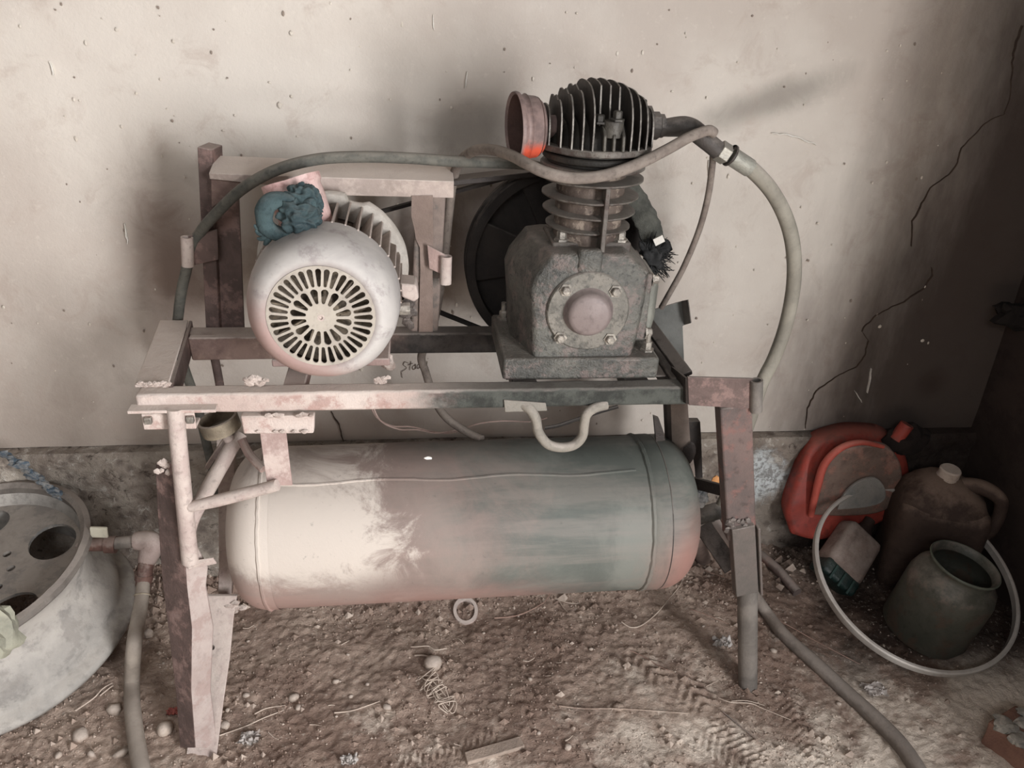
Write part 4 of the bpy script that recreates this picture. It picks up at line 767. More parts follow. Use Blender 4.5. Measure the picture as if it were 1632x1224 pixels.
hose('air_hose', [A(*q) for q in ((1138, 212, 1.475), (1128, 208, 1.468), (1100, 218, 1.462), (1060, 240, 1.45), (1015, 262, 1.425), (965, 279, 1.408), (915, 284, 1.40), (870, 275, 1.405), (840, 261, 1.43), (815, 248, 1.48), (785, 239, 1.55), (757, 240, 1.62), (735, 256, 1.685), (722, 285, 1.72), (715, 340, 1.735), (706, 430, 1.745), (690, 520, 1.745), (672, 566, 1.74), (678, 592, 1.73), (694, 640, 1.70), (712, 666, 1.66), (740, 686, 1.62), (768, 700, 1.58))], [.0095, .0105, .0105, .0105, .0098, .0095], MH2, 'thin brown hose looped across the front of the pump cylinder')
hose('stiff_hose', [A(*q) for q in ((1137, 238, 1.51), (1134, 275, 1.53), (1127, 320, 1.55), (1113, 370, 1.57), (1090, 425, 1.59), (1070, 462, 1.61), (1054, 490, 1.64))], .0066, MH2, 'thin stiff hose hanging from the outlet fitting down to the guard sheet')
dh = thing('discharge_hose', A(1150, 243, 1.50), 'thick pale grey hose curving down from the pump outlet nut to the right leg', 'hose')
mb = MB(); mb.tube([A(*q) for q in ((1170, 252, 1.50), (1200, 272, 1.50), (1232, 308, 1.50), (1255, 355, 1.50), (1265, 405, 1.50), (1264, 460, 1.50), (1252, 520, 1.50), (1234, 570, 1.49), (1217, 604, 1.48), (1203, 645, 1.47), (1185, 700, 1.48), (1170, 760, 1.5), (1150, 806, 1.50))], [.0155, .0150, .0145, .0145], 16, 8); obj('hose_body', mb, MH3, dh, smooth=True)
mb = MB(); d_ = (A(1200, 272, 1.5)-A(1165, 249, 1.5)).normalized(); mb.lathe([(.014, 0), (.0175, .002), (.0175, .045), (.0165, .047), (.0155, .047)], A(1166, 249, 1.5), d_, 20); obj('crimp_collar', mb, grime('collar_pale', (152, 150, 138), (134, 132, 122), 18, .5, .3, .2), dh, smooth=True, angle=40)
mb = MB(); mb.lathe([(.015, 0), (.0205, .002), (.0205, .022), (.015, .024)], A(1144, 238, 1.5), d_, 6); obj('hex_nut', mb, grime('nut_pale', (164, 158, 144), (136, 132, 122), 18, .45, .4, .2), dh, bevel=.001)
mb = MB(); mb.lathe([(.0215, 0), (.0215, .004), (.014, .004)], A(1163, 247, 1.5), d_, 20); obj('dark_ring', mb, M_BLACK, dh, smooth=True, angle=40)
fz_ = lambda px, py, r: (lambda g_: Vector((g_.x, g_.y, fh(g_.x, g_.y)+r)))(G(px, py, r))
hose('floor_hose', [A(1150, 815, 1.53), A(1168, 850, 1.56), A(1182, 895, 1.6), A(1196, 935, 1.62)]+[fz_(*q, .014) for q in ((1218, 972), (1250, 1012), (1300, 1056), (1350, 1098), (1400, 1145), (1440, 1190), (1475, 1245), (1520, 1320))], [.013, .015, .017, .0185, .0195, .020], grime('hose_floor', (138, 126, 116), (110, 100, 92), 9, .7, 0, .2), 'thick grey hose snaking over the dirt from the right leg to the front')
# wires under the front beam
MW = grime('pink_wire', (190, 160, 148), (170, 142, 130), 30, .7)
for i, (l, pts) in enumerate((('pinkish wire sagging under the beam, the upper strand', ((588, 640), (600, 665), (625, 679), (655, 680), (690, 688), (720, 690), (760, 676), (800, 671), (845, 672), (872, 666))), ('pinkish wire sagging under the beam, the lower strand', ((592, 640), (606, 670), (635, 684), (665, 685), (692, 690), (715, 688), (735, 683)))) ):
    o = hose('wire', [A(a, b, 1.72-.02*i) for a, b in pts], .0020, MW, l, 6, 5, 'wire')
hose('cable', [A(a, b, 1.6) for a, b in ((985, 648), (960, 655), (920, 668), (890, 678), (868, 682))], .0045, M_REAR, 'brown cable running behind the bent loop under the beam', 8, 5, 'cable')
hose('rubber_tube', [A(a, b, 1.72) for a, b in ((340, 560), (346, 590), (352, 625), (356, 665))], .010, M_RUSTY, 'short brown pipe standing behind the left end of the front beam', 10, 5, 'pipe')
# ================================================================== LEFT: rim, tap, hose
def floorp(x, y, dz=0.): return Vector((x, y, fh(x, y)+dz))
def rim():
    MR = grime('rim_chalky', (146, 141, 134), (172, 165, 156), 5, .7, 0, .3, dcol=(176, 166, 154), c=(112, 108, 104), cw=.6, spots=.25, bs=.3)
    MI = grime('rim_disc_paint', (150, 142, 132), (132, 124, 116), 7, .8, 0, .35, dcol=(168, 156, 144), c=(64, 70, 76), cw=.55, spots=.3)
    MD = grime('rim_edge_dark', (92, 84, 78), (112, 104, 96), 9, .7, 0, .25)
    ax = Vector((-.06, .02, 1)).normalized(); ax = Vector((-.10, -.13, 1)).normalized(); c = Vector((-1.04, 1.66, .035)); H = .235
    t = thing('wheel_rim', (c.x, c.y, 0), 'pale dusty truck wheel rim lying flat at the left edge, round holes in its disc', 'wheel')
    ref = Vector((0, -1, 0))
    mb = MB(); mb.lathe([(.305, .0), (.322, .004), (.328, .018), (.322, .03), (.304, .038), (.296, .052), (.298, .075), (.284, .10), (.262, .14), (.258, .17), (.264, .2), (.272, .222), (.280, .232), (.286, .245), (.284, .252), (.277, .252), (.270, .243), (.262, .225), (.252, .2), (.250, .15), (.258, .1)], c, ax, 96, ref=ref); obj('barrel', mb, MR, t, smooth=True, angle=70, noisy=.0015, nf=12)
    mb = MB(); mb.lathe([(.264, .236), (.265, .252), (.277, .262), (.290, .257), (.293, .245), (.286, .236)], c, ax, 96, ref=ref); obj('bead_edge', mb, MD, t, smooth=True, noisy=.001)
    # disc with holes: 2-D filled curve, dished
    cu = bpy.data.curves.new('disc', 'CURVE'); cu.dimensions = '2D'; cu.fill_mode = 'BOTH'; cu.extrude = .004
    def loop(cx, cy, r, n=32, e=1., rot=0.):
        s = cu.splines.new('POLY'); s.points.add(n-1)
        for i in range(n):
            a = 2*math.pi*i/n; x, y = r*math.cos(a), r*e*math.sin(a); s.points[i].co = (cx+x*math.cos(rot)-y*math.sin(rot), cy+x*math.sin(rot)+y*math.cos(rot), 0, 1)
        s.use_cyclic_u = True
    loop(0, 0, .257, 96)
    k0 = HOLE0
    for k in range(5): a = k0+2*math.pi*k/5; loop(.190*math.cos(a), .190*math.sin(a), .055, 28, 1.18, a)
    loop(0, 0, .062, 48)
    for k in range(10): a = .2+2*math.pi*k/10; loop(.095*math.cos(a), .095*math.sin(a), .010, 16)
    o_ = bpy.data.objects.new('disc_curve', cu); COL.objects.link(o_); bpy.context.view_layer.update()
    me = bpy.data.meshes.new_from_object(o_.evaluated_get(bpy.context.evaluated_depsgraph_get())); bpy.data.objects.remove(o_)
    e1 = (Vector((1, 0, 0))-ax*ax.x).normalized(); e2 = ax.cross(e1); mb = MB()
    mb.v = [c+e1*v_.co.x+e2*v_.co.y+ax*(.20+v_.co.z) for v_ in me.vertices]
    mb.f = [tuple(p.vertices) for p in me.polygons]; obj('disc', mb, MI, t)
    # dark underlay is simply the ground seen through the holes
    return t
HOLE0 = math.radians(31)
rim()
# second ring (lock ring) leaning on the rim, running out at the top left
mb = MB()
for i in range(16):
    u = i/15; q = A(6+u*95, 722+u*72, 1.83+.01*math.sin(i)); mb.blob(q, rnd.uniform(.007, .014), (1.6, .6, .7), .8, 2, i, -.2)
tag(obj('blue_rag_strip', mb, grime('blue_strip', (62, 78, 92), (130, 128, 124), 60, .9, spots=.2), smooth=True, loc=A(50, 757, 1.83), noisy=.003), 'torn strip of blue and white cloth behind the lock ring, upper left', 'rag')
LP_ = G(0, 1004, .30); mb = MB(); mb.blob(LP_, .062, (.7, .6, .95), .6, 3, 21); tag(obj('pale_lump', mb, grime('pale_lump_mat', (158, 156, 136), (136, 134, 118), 14, .9), smooth=True, noisy=.003, loc=LP_), 'pale greenish lump of old mortar resting on the rim at the left edge', 'lump')
# tap assembly
YT = 1.70
tp = thing('brass_tap', A(170, 868, YT), 'dusty brown pipe tap with pale tag and elbow beside the wheel rim', 'tap')
MB1 = grime('tap_brown', (122, 88, 78), (100, 72, 64), 20, .6, .2, .3); MB2 = grime('tap_pinkish', (168, 148, 140), (142, 122, 114), 16, .7, .05, .4)
mb = MB(); mb.cyl(A(136, 868, YT), A(184, 868, YT), .0165, 18); mb.cyl(A(168, 868, YT), A(185, 868, YT), .0215, 18); obj('tap_body', mb, MB1, tp, smooth=True, angle=40)
mb = MB(); mb.cyl(A(124, 871, YT), A(138, 869, YT), .009, 10); mb.cyl(A(120, 871, YT), A(126, 871, YT), .004, 8); obj('tap_nipple', mb, MB2, tp, smooth=True, angle=40)
mb = MB(); q = A(158, 848, YT-.02); mb.rbox(q, (.040, .008, .030), .003, Matrix.Rotation(.08, 3, 'Y'), 2); obj('pale_tag', mb, grime('plastic_pale', (206, 200, 178), (190, 182, 160), 10, .6), tp, smooth=True, angle=40, label='pale plastic tag on the tap')
mb = MB(); mb.cyl(A(184, 866, YT), A(222, 862, YT), .0155, 16); obj('tap_pipe', mb, M_GREYPIPE, tp, smooth=True)
mb = MB(); mb.tube([A(214, 862, YT), A(230, 862, YT), A(242, 866, YT-.005), A(238, 882, YT-.01), A(233, 896, YT-.015)], [.021, .026, .028, .026, .021], 18, 5); obj('elbow', mb, MB2, tp, smooth=True, noisy=.0008)
mb = MB(); mb.cyl(A(234, 890, YT-.015), A(228, 934, YT-.05), .0185, 18); mb.cyl(A(230, 915, YT-.035), A(229, 924, YT-.04), .0215, 18); obj('down_pipe', mb, MB1, tp, smooth=True, angle=40)
MHL = grime('hose_left', (160, 148, 134), (140, 128, 116), 10, .75, 0, .2, spots=.15, bs=.15)
lh = thing('supply_hose', A(226, 960, 1.62), 'pale hose clamped below the tap, running down the floor past the wheel rim', 'hose')
mb = MB(); mb.tube([A(229, 926, 1.655), A(225, 960, 1.61), A(218, 1000, 1.55), A(213, 1035, 1.49)]+[fz_(*q, .016) for q in ((210, 1085), (211, 1130), (217, 1180), (226, 1230), (238, 1290))], [.016, .0175, .0180, .0185, .019], 16, 7); obj('hose_body', mb, MHL, lh, smooth=True)
mb = MB(); cp = A(227, 948, 1.628); mb.lathe([(.0185, 0), (.0200, .002), (.0185, .004)], cp, A(225, 960, 1.61)-A(229, 926, 1.655), 24); obj('wire_clamp', mb, grime('clamp', (196, 182, 158), (170, 156, 134), 30, .5, .3), lh, smooth=True)

# ================================================================== RIGHT: jerrycan, ring, bottle, can, pot, brick
def M3(ex, ey, ez): return Matrix((ex, ey, ez)).transposed()
def frame(rx=0, ry=0, rz=0): return (Matrix.Rotation(rz, 3, 'Z') @ Matrix.Rotation(ry, 3, 'Y') @ Matrix.Rotation(rx, 3, 'X'))
def outline_solid(pts, y0, d, nrm, mat_name=None, k=(.9, 1, 1, .9), dz=(0, .12, .88, 1)):
    """rounded solid from an outline (points in space) swept by depth d along nrm, shrinking to its centre at both ends"""
    c = sum(pts, Vector())/len(pts); rs = []
    for kk, z in zip(k, dz): rs.append([c+(q-c)*kk+nrm*d*z for q in pts])
    mb = MB(); mb.rings(rs); return mb
def red_can():
    t = thing('red_jerrycan', G(1330, 850, 0), 'red plastic jerrycan with dusty face and pale label, leaning on the footing', 'jerrycan')
    MR = grime('red_plastic', (176, 66, 52), (146, 52, 42), 8, .5, 0, .45, dcol=(140, 104, 92), c=(96, 44, 36), cw=.5, spots=.3, bs=.1)
    MG = grime('dusty_face', (128, 106, 94), (108, 88, 78), 9, .85, 0, .2, c=(176, 110, 92), cw=.4, spots=.3)
    Y = 1.835
    O = spline([A(a, b, Y+dy) for a, b, dy in ((1262, 855, -.02), (1254, 820, 0), (1272, 765, .02), (1294, 716, .04), (1330, 697, .05), (1375, 690, .06), (1418, 697, .06), (1446, 730, .05), (1452, 775, .03), (1440, 810, .01), (1400, 838, -.01), (1340, 856, -.02), (1300, 864, -.03), (1262, 855, -.02))], 5)[:-1]
    nrm = Vector((.1, 1, .1)).normalized(); mb = outline_solid(O, 0, .11, nrm*.7, k=(.90, .97, 1, .99, .86), dz=(0, .06, .2, .8, 1)); obj('body', mb, MR, t, smooth=True, angle=70)
    F = spline([A(a, b, Y-.004) for a, b in ((1294, 820), (1305, 775), (1318, 738), (1345, 716), (1385, 710), (1418, 716), (1436, 745), (1434, 790), (1405, 815), (1350, 822), (1294, 820))], 5)[:-1]
    mb = outline_solid(F, 0, .02, nrm, k=(.95, 1, 1, 1), dz=(-.25, 0, .6, 1)); obj('face_panel', mb, MG, t, smooth=True, angle=70, label='dusty recessed face')
    mb = MB(); mb.tube([A(a, b, Y-.012) for a, b in ((1292, 822), (1302, 778), (1314, 740), (1340, 714), (1372, 705), (1408, 712))], [.009, .012, .011, .009, .006], 12, 6); obj('rib', mb, grime('red_rib', (204, 90, 74), (186, 78, 64), 9, .5, 0, .3, dcol=(190, 140, 124), spots=.1), t, smooth=True, label='bright red raised rib')
    L = spline([A(a, b, Y-.022) for a, b in ((1335, 812), (1345, 788), (1368, 768), (1395, 762), (1410, 778), (1408, 798), (1380, 808), (1335, 812))], 4)[:-1]
    mb = outline_solid(L, 0, .006, nrm, k=(.98, 1, 1, 1), dz=(-.2, 0, .6, 1)); obj('label_patch', mb, grime('label_blue_white', (124, 126, 124), (146, 142, 136), 12, .6, 0, .2), t, smooth=True, angle=40, label='pale grey-blue label')
    # cap and carrying handle on the far side
    mb = MB(); mb.cyl(A(1428, 700, Y+.03), A(1446, 676, Y+.03), .02, 18); obj('cap', mb, MR, t, smooth=True, angle=40)
    return t
red_can()
def hoop():
    c = Vector((1.368, 1.585, .155)); f0 = G(1455, 1072, .0)
    r = .272; nrm = Vector((0, -.44, 1)).normalized(); e1 = Vector((1, 0, 0)); e2 = nrm.cross(e1).normalized()
    P = [c+e1*r*math.cos(a)+e2*r*math.sin(a) for a in [2*math.pi*k/96 for k in range(96)]]
    rs = []
    for i, q in enumerate(P):
        d = (q-c).normalized(); rs.append([q+d*u+nrm*v for u, v in ((-.004, -.011), (.005, -.011), (.007, -.006), (.006, .010), (.002, .012), (-.005, .010))])
    mb = MB(); mb.rings(rs+[rs[0]], False)
    return tag(obj('steel_hoop', mb, grime('hoop_grey', (190, 184, 176), (166, 158, 150), 9, .6, .15, .2, bs=.2), smooth=True, angle=40, loc=c), 'large thin grey steel hoop propped in the right corner around bottle and pot', 'hoop')
hoop()
def bottle():
    a = G(1324, 926, .04); b = A(1376, 845, 1.80)
    t = thing('plastic_bottle', a, 'flat pale plastic bottle with dark green base lying inside the hoop', 'bottle')
    ez = (b-a).normalized(); ex = Vector((1, .1, -.12)); ex = (ex-ez*ex.dot(ez)).normalized(); ey = ez.cross(ex); R = M3(ex, ey, ez); L = (b-a).length
    mb = MB(); mb.rbox(a+ez*L*.56, (.135, .08, L*.8), .02, R, 4, (1, .95)); obj('body', mb, grime('bottle_dusty', (132, 112, 102), (112, 94, 86), 10, .7, 0, .3, spots=.3), t, smooth=True, angle=60)
    mb = MB(); mb.rbox(a+ez*L*.10, (.130, .077, L*.26), .012, R, 3); o = obj('green_base', mb, grime('dark_green_plastic', (26, 48, 44), (20, 38, 36), 20, .35, 0, .05), t, smooth=True, angle=60, label='dark green ribbed base')
    for k in (-1, 0, 1):
        mb = MB(); p0 = a+ex*.035*k-ey*.041+ez*(-.012); mb.beam(p0 if ey.y > 0 else a+ex*.035*k+ey*.041, (p0 if ey.y > 0 else a+ex*.035*k+ey*.041)+ez*L*.24, .004, .006, ex); obj('rib', mb, grime('green_rib', (54, 76, 70), (44, 64, 60), 20, .35), o)
    mb = MB(); mb.lathe([(.03, 0), (.02, .02), (.016, .03), (.016, .05), (0, .05)], a+ez*L*.95, ez, 20); obj('neck', mb, grime('bottle_neck', (60, 44, 38), (50, 36, 32), 10, .7), t, smooth=True)
    return t
bottle()
def brown_can():
    base = Vector((1.515, 1.75, -.015)); R = frame(.02, .02, -.35)
    MK = grime('brown_plastic', (62, 46, 39), (74, 57, 48), 7, .75, 0, .85, dcol=(122, 100, 86), c=(56, 40, 34), cw=.5, spots=.3)
    t = thing('brown_jerrycan', base, 'grimy brown jerrycan with pale screw cap and loop handle in the right corner', 'jerrycan')
    mb = MB(); mb.rbox(base+Vector((0, 0, .155)), (.25, .18, .31), .04, R, 5); obj('body', mb, MK, t, smooth=True, angle=70)
    # shoulders sloping up to the cap
    rs = []
    for z, k, o in ((.29, .98, 0), (.33, .86, -.004), (.36, .62, -.01), (.385, .34, -.016)):
        rs.append([base+Vector((0, 0, z))+R @ Vector((.125*k*math.copysign(abs(math.cos(a))**.6, math.cos(a))+o, .09*k*math.copysign(abs(math.sin(a))**.6, math.sin(a)), 0)) for a in [2*math.pi*j/36 for j in range(36)]])
    mb = MB(); mb.rings(rs); obj('shoulder', mb, MK, t, smooth=True, angle=70)
    q = base+R @ Vector((-.016, 0, .385)); mb = MB(); mb.lathe([(.03, -.01), (.03, .0), (.0285, .0), (.0285, .022), (.025, .026), (0, .026)], q, (0, -.1, 1), 28); obj('cap', mb, grime('cap_dusty', (172, 154, 140), (186, 168, 154), 14, .8, 0, .4), t, smooth=True, angle=40, label='dusty pale screw cap')
    h = [R @ Vector(v) + base for v in ((.02, 0, .36), (.075, -.01, .372), (.125, -.02, .352), (.140, -.02, .31), (.138, -.02, .25), (.122, -.01, .205))]
    mb = MB(); mb.tube(h, [.024, .022, .019, .017, .018, .02], 16, 7); obj('handle', mb, MK, t, smooth=True)
    return t
brown_can()
def pot():
    b = G(1478, 1020, .0); b = Vector((b.x+.0, b.y+.03, .012)); top = A(1538, 900, b.y-.02)
    ax = (top-b).normalized(); L = (top-b).length
    t = thing('green_pot', b, 'grey-green metal pot with wide open mouth standing inside the hoop', 'pot')
    MG = grime('pot_green', (70, 71, 62), (86, 84, 74), 7, .5, .1, .25, c=(88, 68, 56), cw=.6, spots=.25, bs=.2)
    r = .112; rm = pxm(52, top)
    pr = [(0, 0), (r*.96, 0), (r, .008), (r, L*.62), (r*.99, L*.70), (r*.93, L*.80), (rm*.98, L*.90), (rm*.93, L*.935), (rm*.94, L*.97), (rm*1.02, L*.99), (rm*1.03, L), (rm*1.0, L+.004), (rm*.95, L), (rm*.88, L*.93), (r*.88, L*.8), (r*.95, L*.7), (r*.95, .02), (0, .02)]
    mb = MB(); mb.lathe(pr, b, ax, 72); obj('body', mb, MG, t, smooth=True, angle=50, noisy=.0012, nf=16)
    mb = MB(); mb.lathe([(rm*1.03, L-.003), (rm*1.055, L+.001), (rm*1.03, L+.005), (rm*1.0, L+.004)], b, ax, 72); obj('rolled_lip', mb, grime('lip_pale', (104, 108, 94), (90, 94, 82), 20, .45, .1), t, smooth=True)
    mb = MB(); mb.lathe([(0, L*.4), (r*.94, L*.4)], b, ax, 48); obj('old_oil', mb, grime('old_oil', (16, 14, 12), (22, 18, 16), 5, .1), t, label='black old oil inside')
    return t
pot()
mb = MB(); mb.blob(A(1445, 700, 1.88), .05, (1.3, .7, 1), .5, 3, 31); tag(obj('black_lump', mb, grime('soot_lump', (30, 23, 21), (40, 31, 28), 20, 1), smooth=True, loc=A(1445, 700, 1.88)), 'black sooty lump of cloth on the footing above the red jerrycan', 'cloth')
mb = MB(); mb.blob(A(1625, 505, 1.86), .055, (1.1, .6, .7), .6, 3, 37); mb.blob(A(1606, 492, 1.88), .028, (1.3, .6, .7), .6, 3, 38); tag(obj('black_bundle', mb, grime('soot_bundle', (24, 19, 17), (34, 28, 25), 20, 1), smooth=True, loc=A(1625, 505, 1.86)), 'black oily bundle hanging in the corner at the right edge', 'cloth')
# dark pipe on the soil between leg and hoop
hose('iron_pipe', [fz_(1212, 884, .014), fz_(1240, 908, .014), fz_(1272, 940, .012)], .015, M_RSTEEL, 'short dark iron pipe half sunk in the soil behind the right leg', 14, 4, 'pipe')
# brick at the lower right corner
bx, by_ = (G(1568, 1168, .03), G(1660, 1240, .03)); d = (by_-bx).normalized(); R = M3(Vector((d.x, d.y, 0)).normalized(), Vector((-d.y, d.x, 0)).normalized(), Vector((0, 0, 1)))
cB = bx+d*.11+Vector((-d.y, d.x, 0))*.055; cB.z = .03
t = thing('clay_brick', cB, 'orange clay brick with paint-crusted grey top at the lower right edge', 'brick')
mb = MB(); mb.rbox(cB, (.22, .11, .075), .005, R, 2); obj('brick_body', mb, grime('clay', (150, 108, 90), (130, 92, 78), 14, .95, bs=.6), t, smooth=True, angle=50, noisy=.002)
mb = MB()
for i in range(40): mb.blob(cB+R @ Vector((rnd.uniform(-.105, .1), rnd.uniform(-.05, .05), .037+rnd.uniform(0, .004))), rnd.uniform(.006, .02), (1.3, 1, .45), .6, 2, i)
obj('paint_crust', mb, grime('crust_green_grey', (128, 128, 116), (78, 88, 88), 30, .7, 0, .4, c=(186, 178, 164), cw=.8), t, smooth=True, kind='stuff')

# ================================================================== FLOOR CLUTTER
M_ST = grime('stone_pale', (178, 160, 144), (154, 136, 122), 20, .9, 0, .4); M_STRAW = grime('straw', (206, 188, 170), (180, 160, 144), 30, .8); M_ROOT = grime('root', (168, 136, 120), (140, 108, 94), 30, .9)
def flat(px, py): g_ = G(px, py, 0); return Vector((g_.x, g_.y, fh(g_.x, g_.y)))
def stone(px, py, wpx, lab, sc=(1, .8, .55), seed=0, mat=None, name='stone', cat='stone', rough=.35, group=None, sub=2):
    g_ = flat(px, py); r = pxm(wpx/2, g_); mb = MB(); mb.blob(g_+Vector((0, 0, r*sc[2]*.45)), r, sc, rough, sub, seed, seed); return tag(obj(name, mb, mat or M_ST, smooth=True, loc=g_, angle=80), lab, cat, group)
stone(690, 1061, 30, 'round pale stone in the middle of the dirt floor', (1, 1, .75), 3, rough=.08)
stone(263, 1163, 27, 'rounded stone beside the foot of the left front leg', (1, 1, .8), 4, rough=.15)
stone(128, 1170, 29, 'flat grey stone left of the pale hose', seed=5); stone(181, 1132, 30, 'square-edged stone against the left side of the pale hose', seed=6, rough=.6, sub=1)
stone(468, 1110, 20, 'small pink stone, larger of two near the foot bar', seed=7); stone(475, 1127, 12, 'tiny stone just below the small pink stone', seed=8)
stone(144, 1200, 18, 'angular chip near the bottom edge, left of the pale hose', (1, .7, .6), 9, rough=.6, sub=1); stone(191, 1200, 26, 'longish stone touching the pale hose near the bottom edge', (1.2, .6, .5), 10, rough=.5, sub=1)
stone(93, 1204, 14, 'small round pebble near the bottom left corner', (1, .8, .7), 11); stone(358, 1155, 18, 'pale chip lying right of the foot bar end', (1, .8, .6), 12, rough=.5)
stone(392, 1108, 14, 'square grey chip between foot bar and pink stone', (1, .9, .5), 13, rough=.6, sub=1); stone(238, 1015, 18, 'upright pale stone chip between hose and left leg', (.7, .7, 1.1), 14, rough=.5)
stone(1232, 1040, 12, 'small stone beside the floor hose', seed=15); stone(985, 1130, 20, 'dusty clod in front of the footprint', (1, .8, .45), 16, M_DIRT); stone(905, 1193, 14, 'pebble near the bottom edge below the tank middle', seed=17)
stone(616, 1128, 15, 'stone chip at the end of the long straw', seed=18, rough=.5); stone(535, 1085, 12, 'small bright chip above the long straw', seed=19, rough=.5)
for i in range(32):
    px, py = rnd.uniform(130, 1560), rnd.uniform(985, 1215)
    if 1150 < px and py < 1000+(px-1150)*.5: continue
    stone(px, py, rnd.uniform(5, 10), 'tiny pale pebble lying loose on the dirt floor', (1, rnd.uniform(.6, 1), .6), 40+i, name='pebble', cat='pebble', group='tiny pebbles on the dirt floor', sub=1)
# ring washer
g_ = flat(742, 974); r = pxm(17, g_); mb = MB(); c_ = g_+Vector((0, 0, .006)); n = 40; P = [c_+Vector((math.cos(a)*r, math.sin(a)*r*1.15, .012*math.sin(a))) for a in [2*math.pi*k/n for k in range(n)]]
rs = [[q+(q-c_).normalized()*u+Vector((0, 0, v)) for u, v in ((-.0045, -.0035), (.0045, -.0035), (.0045, .0035), (-.0045, .0035))] for q in P]; mb.rings(rs+[rs[0]], False)
tag(obj('rubber_ring', mb, M_PIPE, smooth=True, angle=40, loc=g_), 'dusty ring lying on the soil just under the tank', 'ring')
# wooden strip at the bottom
a_, b_ = flat(742, 1212), flat(832, 1186); mb = MB(); mb.beam(a_+Vector((0, 0, .002)), b_+Vector((0, 0, .003)), .03, .010, (0, 0, 1))
tag(obj('wood_strip', mb, grime('grey_wood', (170, 150, 134), (150, 132, 118), 12, .9, bs=.6), bevel=.002, noisy=.0012, loc=a_), 'short flat strip of dusty wood near the bottom edge', 'wood')
# twigs and straws: one object each
def twig(pts, r, lab, m=None, name='straw', cat='straw', group=None, lift=.004):
    P = [flat(*q)+Vector((0, 0, lift+.006*abs(noise.noise(Vector((q[0]*.05, q[1]*.05, 0)))))) for q in pts]; mb = MB(); mb.tube(P, [r, r*.9, r*.5], 6, 5); return tag(obj(name, mb, m or M_STRAW, smooth=True, loc=P[0]), lab, cat, group)
twig([(350, 1172), (390, 1158), (420, 1145), (452, 1131)], .0016, 'long straw pointing at the pink stone, lower of two')
twig([(406, 1138), (425, 1130), (455, 1124)], .0014, 'straw pointing at the pink stone, upper of two')
twig([(533, 1137), (560, 1134), (585, 1128), (606, 1119)], .0016, 'bright straw lying alone below the middle stone, left')
twig([(661, 1046), (675, 1048), (692, 1050)], .0022, 'short stub of straw just above the round stone')
twig([(788, 985), (820, 980), (845, 973), (868, 962)], .0019, 'pale root beside the dusty ring', M_ROOT, 'root', 'root')
twig([(868, 962), (876, 950), (877, 938)], .0014, 'thin root end rising to the tank bottom', M_ROOT, 'root', 'root')
twig([(990, 996), (1005, 1003), (1022, 1001), (1045, 982), (1065, 960), (1084, 938), (1088, 918)], .0017, 'long curved root in front of the tank right end', None, 'root', 'root')
twig([(1085, 916), (1110, 910), (1135, 918), (1160, 926)], .0017, 'knotty root between tank end and right leg', M_ROOT, 'root', 'root')
twig([(1005, 1038), (1030, 1052), (1050, 1066), (1068, 1074)], .0014, 'wavy root above the tyre prints', M_ROOT, 'root', 'root')
twig([(888, 955), (898, 970), (908, 983)], .0014, 'short straw upright to the tank bottom'); twig([(885, 956), (905, 962), (920, 962)], .0013, 'short straw crossing another below the tank')
twig([(1145, 1112), (1165, 1122), (1195, 1122), (1215, 1130), (1260, 1148)], .0014, 'long thin straw in front of the right foot'); twig([(1165, 1120), (1190, 1118), (1218, 1125)], .0012, 'short straw bent over the long one by the right foot')
twig([(1152, 1136), (1175, 1155), (1202, 1176)], .0018, 'dark twig in front of the right foot', M_RSTEEL, 'twig', 'twig'); twig([(1230, 984), (1262, 1000), (1300, 1020), (1372, 1055)], .0014, 'long twig beside the floor hose', M_ROOT, 'twig', 'twig')
twig([(890, 1130), (930, 1134), (990, 1135), (1095, 1140)], .0022, 'long half-buried dark root across the lower middle', M_DIRT, 'root', 'root')
twig([(120, 1132), (150, 1118), (165, 1102), (180, 1092)], .0018, 'forked straw left of the pale hose'); twig([(160, 1112), (178, 1098), (182, 1097)], .0016, 'short straw knob left of the pale hose')
twig([(1100, 978), (1130, 990), (1160, 1000)], .0014, 'thin twig left of the right foot pipe', M_ROOT, 'twig', 'twig')
for i in range(14):
    px, py, a_, L = rnd.uniform(360, 1150), rnd.uniform(985, 1200), rnd.uniform(-.8, .8), rnd.uniform(8, 22)
    twig([(px, py), (px+L*.5*math.cos(a_), py+L*.5*math.sin(a_)+rnd.uniform(-2, 2)), (px+L*math.cos(a_), py+L*math.sin(a_))], .0011, 'short bit of chopped straw on the dirt floor', name='straw_bit', group='bits of straw on the dirt floor', lift=.002)
# tangle of string below the round stone
mb = MB(); pts = []
for i in range(34):
    t_ = i/33; pts.append(flat(676+t_*40+18*math.sin(i*1.9), 1080+t_*50+13*math.cos(i*2.7))+Vector((0, 0, .006+.006*(i % 3))))
mb.tube(pts, .0014, 5, 4); tag(obj('string_tangle', mb, M_STRAW, smooth=True, loc=flat(700, 1110)), 'tangle of pale string below the round stone', 'string')
mb = MB(); mb.tube([flat(655, 1035)+Vector((0, 0, .006)), flat(668, 1036)+Vector((0, 0, .01)), flat(683, 1032)+Vector((0, 0, .006)), flat(694, 1039)+Vector((0, 0, .01)), flat(712, 1034)+Vector((0, 0, .006))], .0015, 5, 6); tag(obj('string', mb, M_STRAW, smooth=True, loc=flat(680, 1035)), 'short wavy string above the round stone', 'string')
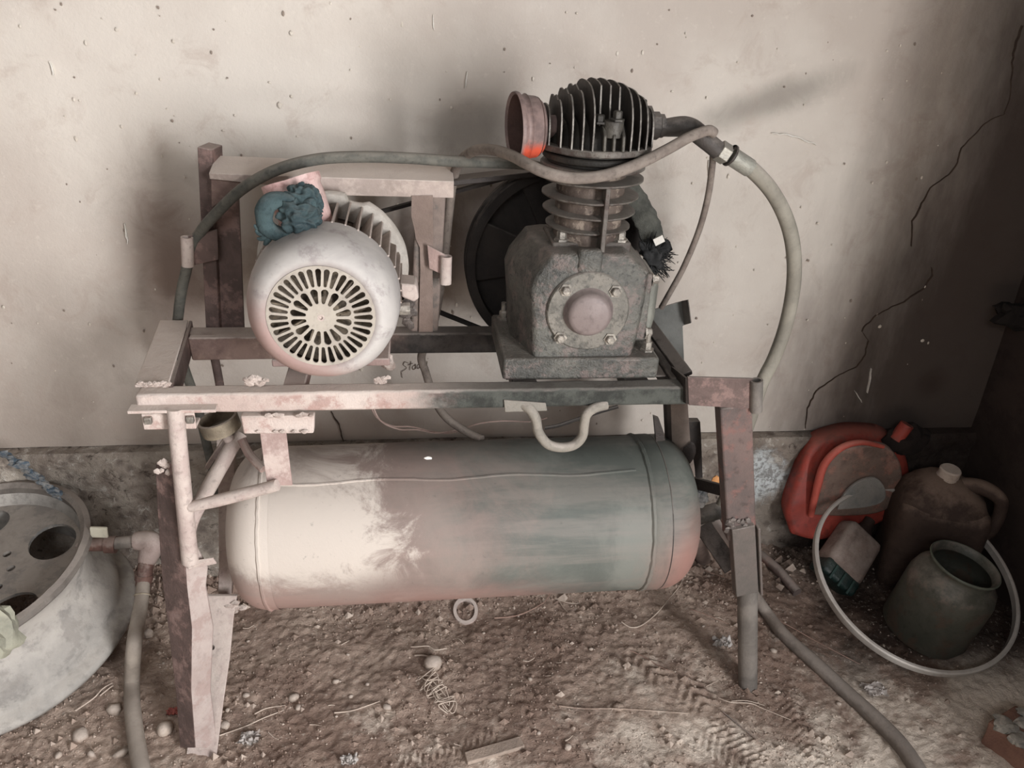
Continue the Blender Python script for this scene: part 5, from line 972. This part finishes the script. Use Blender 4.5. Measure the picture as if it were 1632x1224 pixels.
# scraps
def scrap(px, py, w, lab, m, seed, name='paper_scrap', cat='scrap', h=.012):
    g_ = flat(px, py); r = pxm(w/2, g_); bm = bmesh.new(); bmesh.ops.create_grid(bm, x_segments=12, y_segments=12, size=1); mb = MB()
    vs = [g_+Vector((v_.co.x*r*(1+.5*noise.noise(v_.co*2+Vector((seed, 0, 0)))), v_.co.y*r*.7*(1+.5*noise.noise(v_.co*2+Vector((0, seed, 0)))), .006+h*abs(noise.noise(v_.co*1.8+Vector((seed, seed, 0)))*1.8))) for v_ in bm.verts]
    mb.add(vs, [tuple(q.index for q in f.verts) for f in bm.faces]); mb.add([v_-Vector((0, 0, .0012)) for v_ in vs], [tuple(reversed([q.index for q in f.verts])) for f in bm.faces]); bm.free()
    return tag(obj(name, mb, m, smooth=True, angle=40, loc=g_), lab, cat)
MPW = grime('paper_white', (190, 184, 178), (150, 138, 130), 40, .8); 
scrap(398, 1178, 30, 'crumpled whitish paper scrap right of the left foot', MPW, 3); scrap(556, 1212, 24, 'crumpled white scrap near the bottom edge', MPW, 7); scrap(1150, 1030, 26, 'torn pale scrap left of the right foot pipe', MPW, 11, h=.02)
scrap(277, 1137, 20, 'small reddish orange scrap by the left leg', grime('red_scrap', (196, 106, 92), (170, 90, 80), 30, .8), 15, h=.008); scrap(1395, 1098, 34, 'pale crumpled plastic in front of the hoop', grime('clear_film', (178, 168, 162), (150, 140, 132), 40, .4), 19, h=.012)
# crumbs nobody could count
mb = MB(); oc = [(1, 0, 0), (-1, 0, 0), (0, 1, 0), (0, -1, 0), (0, 0, 1), (0, 0, -1)]; of = [(0, 2, 4), (2, 1, 4), (1, 3, 4), (3, 0, 4), (2, 0, 5), (1, 2, 5), (3, 1, 5), (0, 3, 5)]
mb2 = MB()
for i in range(16000):
    x, y = rnd.uniform(-1.1, 1.62), rnd.uniform(1.08, 1.9)
    dn = noise.noise(Vector((x*4, y*4, 7)))
    if rnd.random() > .45+dn*1.4+sst(1.6, 1.85, y)*.6: continue
    if rnd.random() < sst(1.0, 1.5, x)*.75: continue
    s_ = rnd.uniform(.0012, .0036)*(1+2.2*(rnd.random() < .06))*(1+sst(1.65, 1.85, y)*1.2); c_ = floorp(x, y, s_*.3); k = [rnd.uniform(.6, 1.3) for _ in range(6)]
    (mb if rnd.random() < .8 else mb2).add([c_+Vector(o)*s_*k[j] for j, o in enumerate(oc)], of)
tag(obj('soil_crumbs', mb, M_DIRT, smooth=False), 'loose brown soil crumbs strewn over the floor', 'crumbs', kind='stuff')
tag(obj('pale_grit', mb2, grime('pale_grit', (190, 172, 156), (160, 140, 126), 30, .9), smooth=False), 'pale grit strewn over the dirt floor', 'grit', kind='stuff')
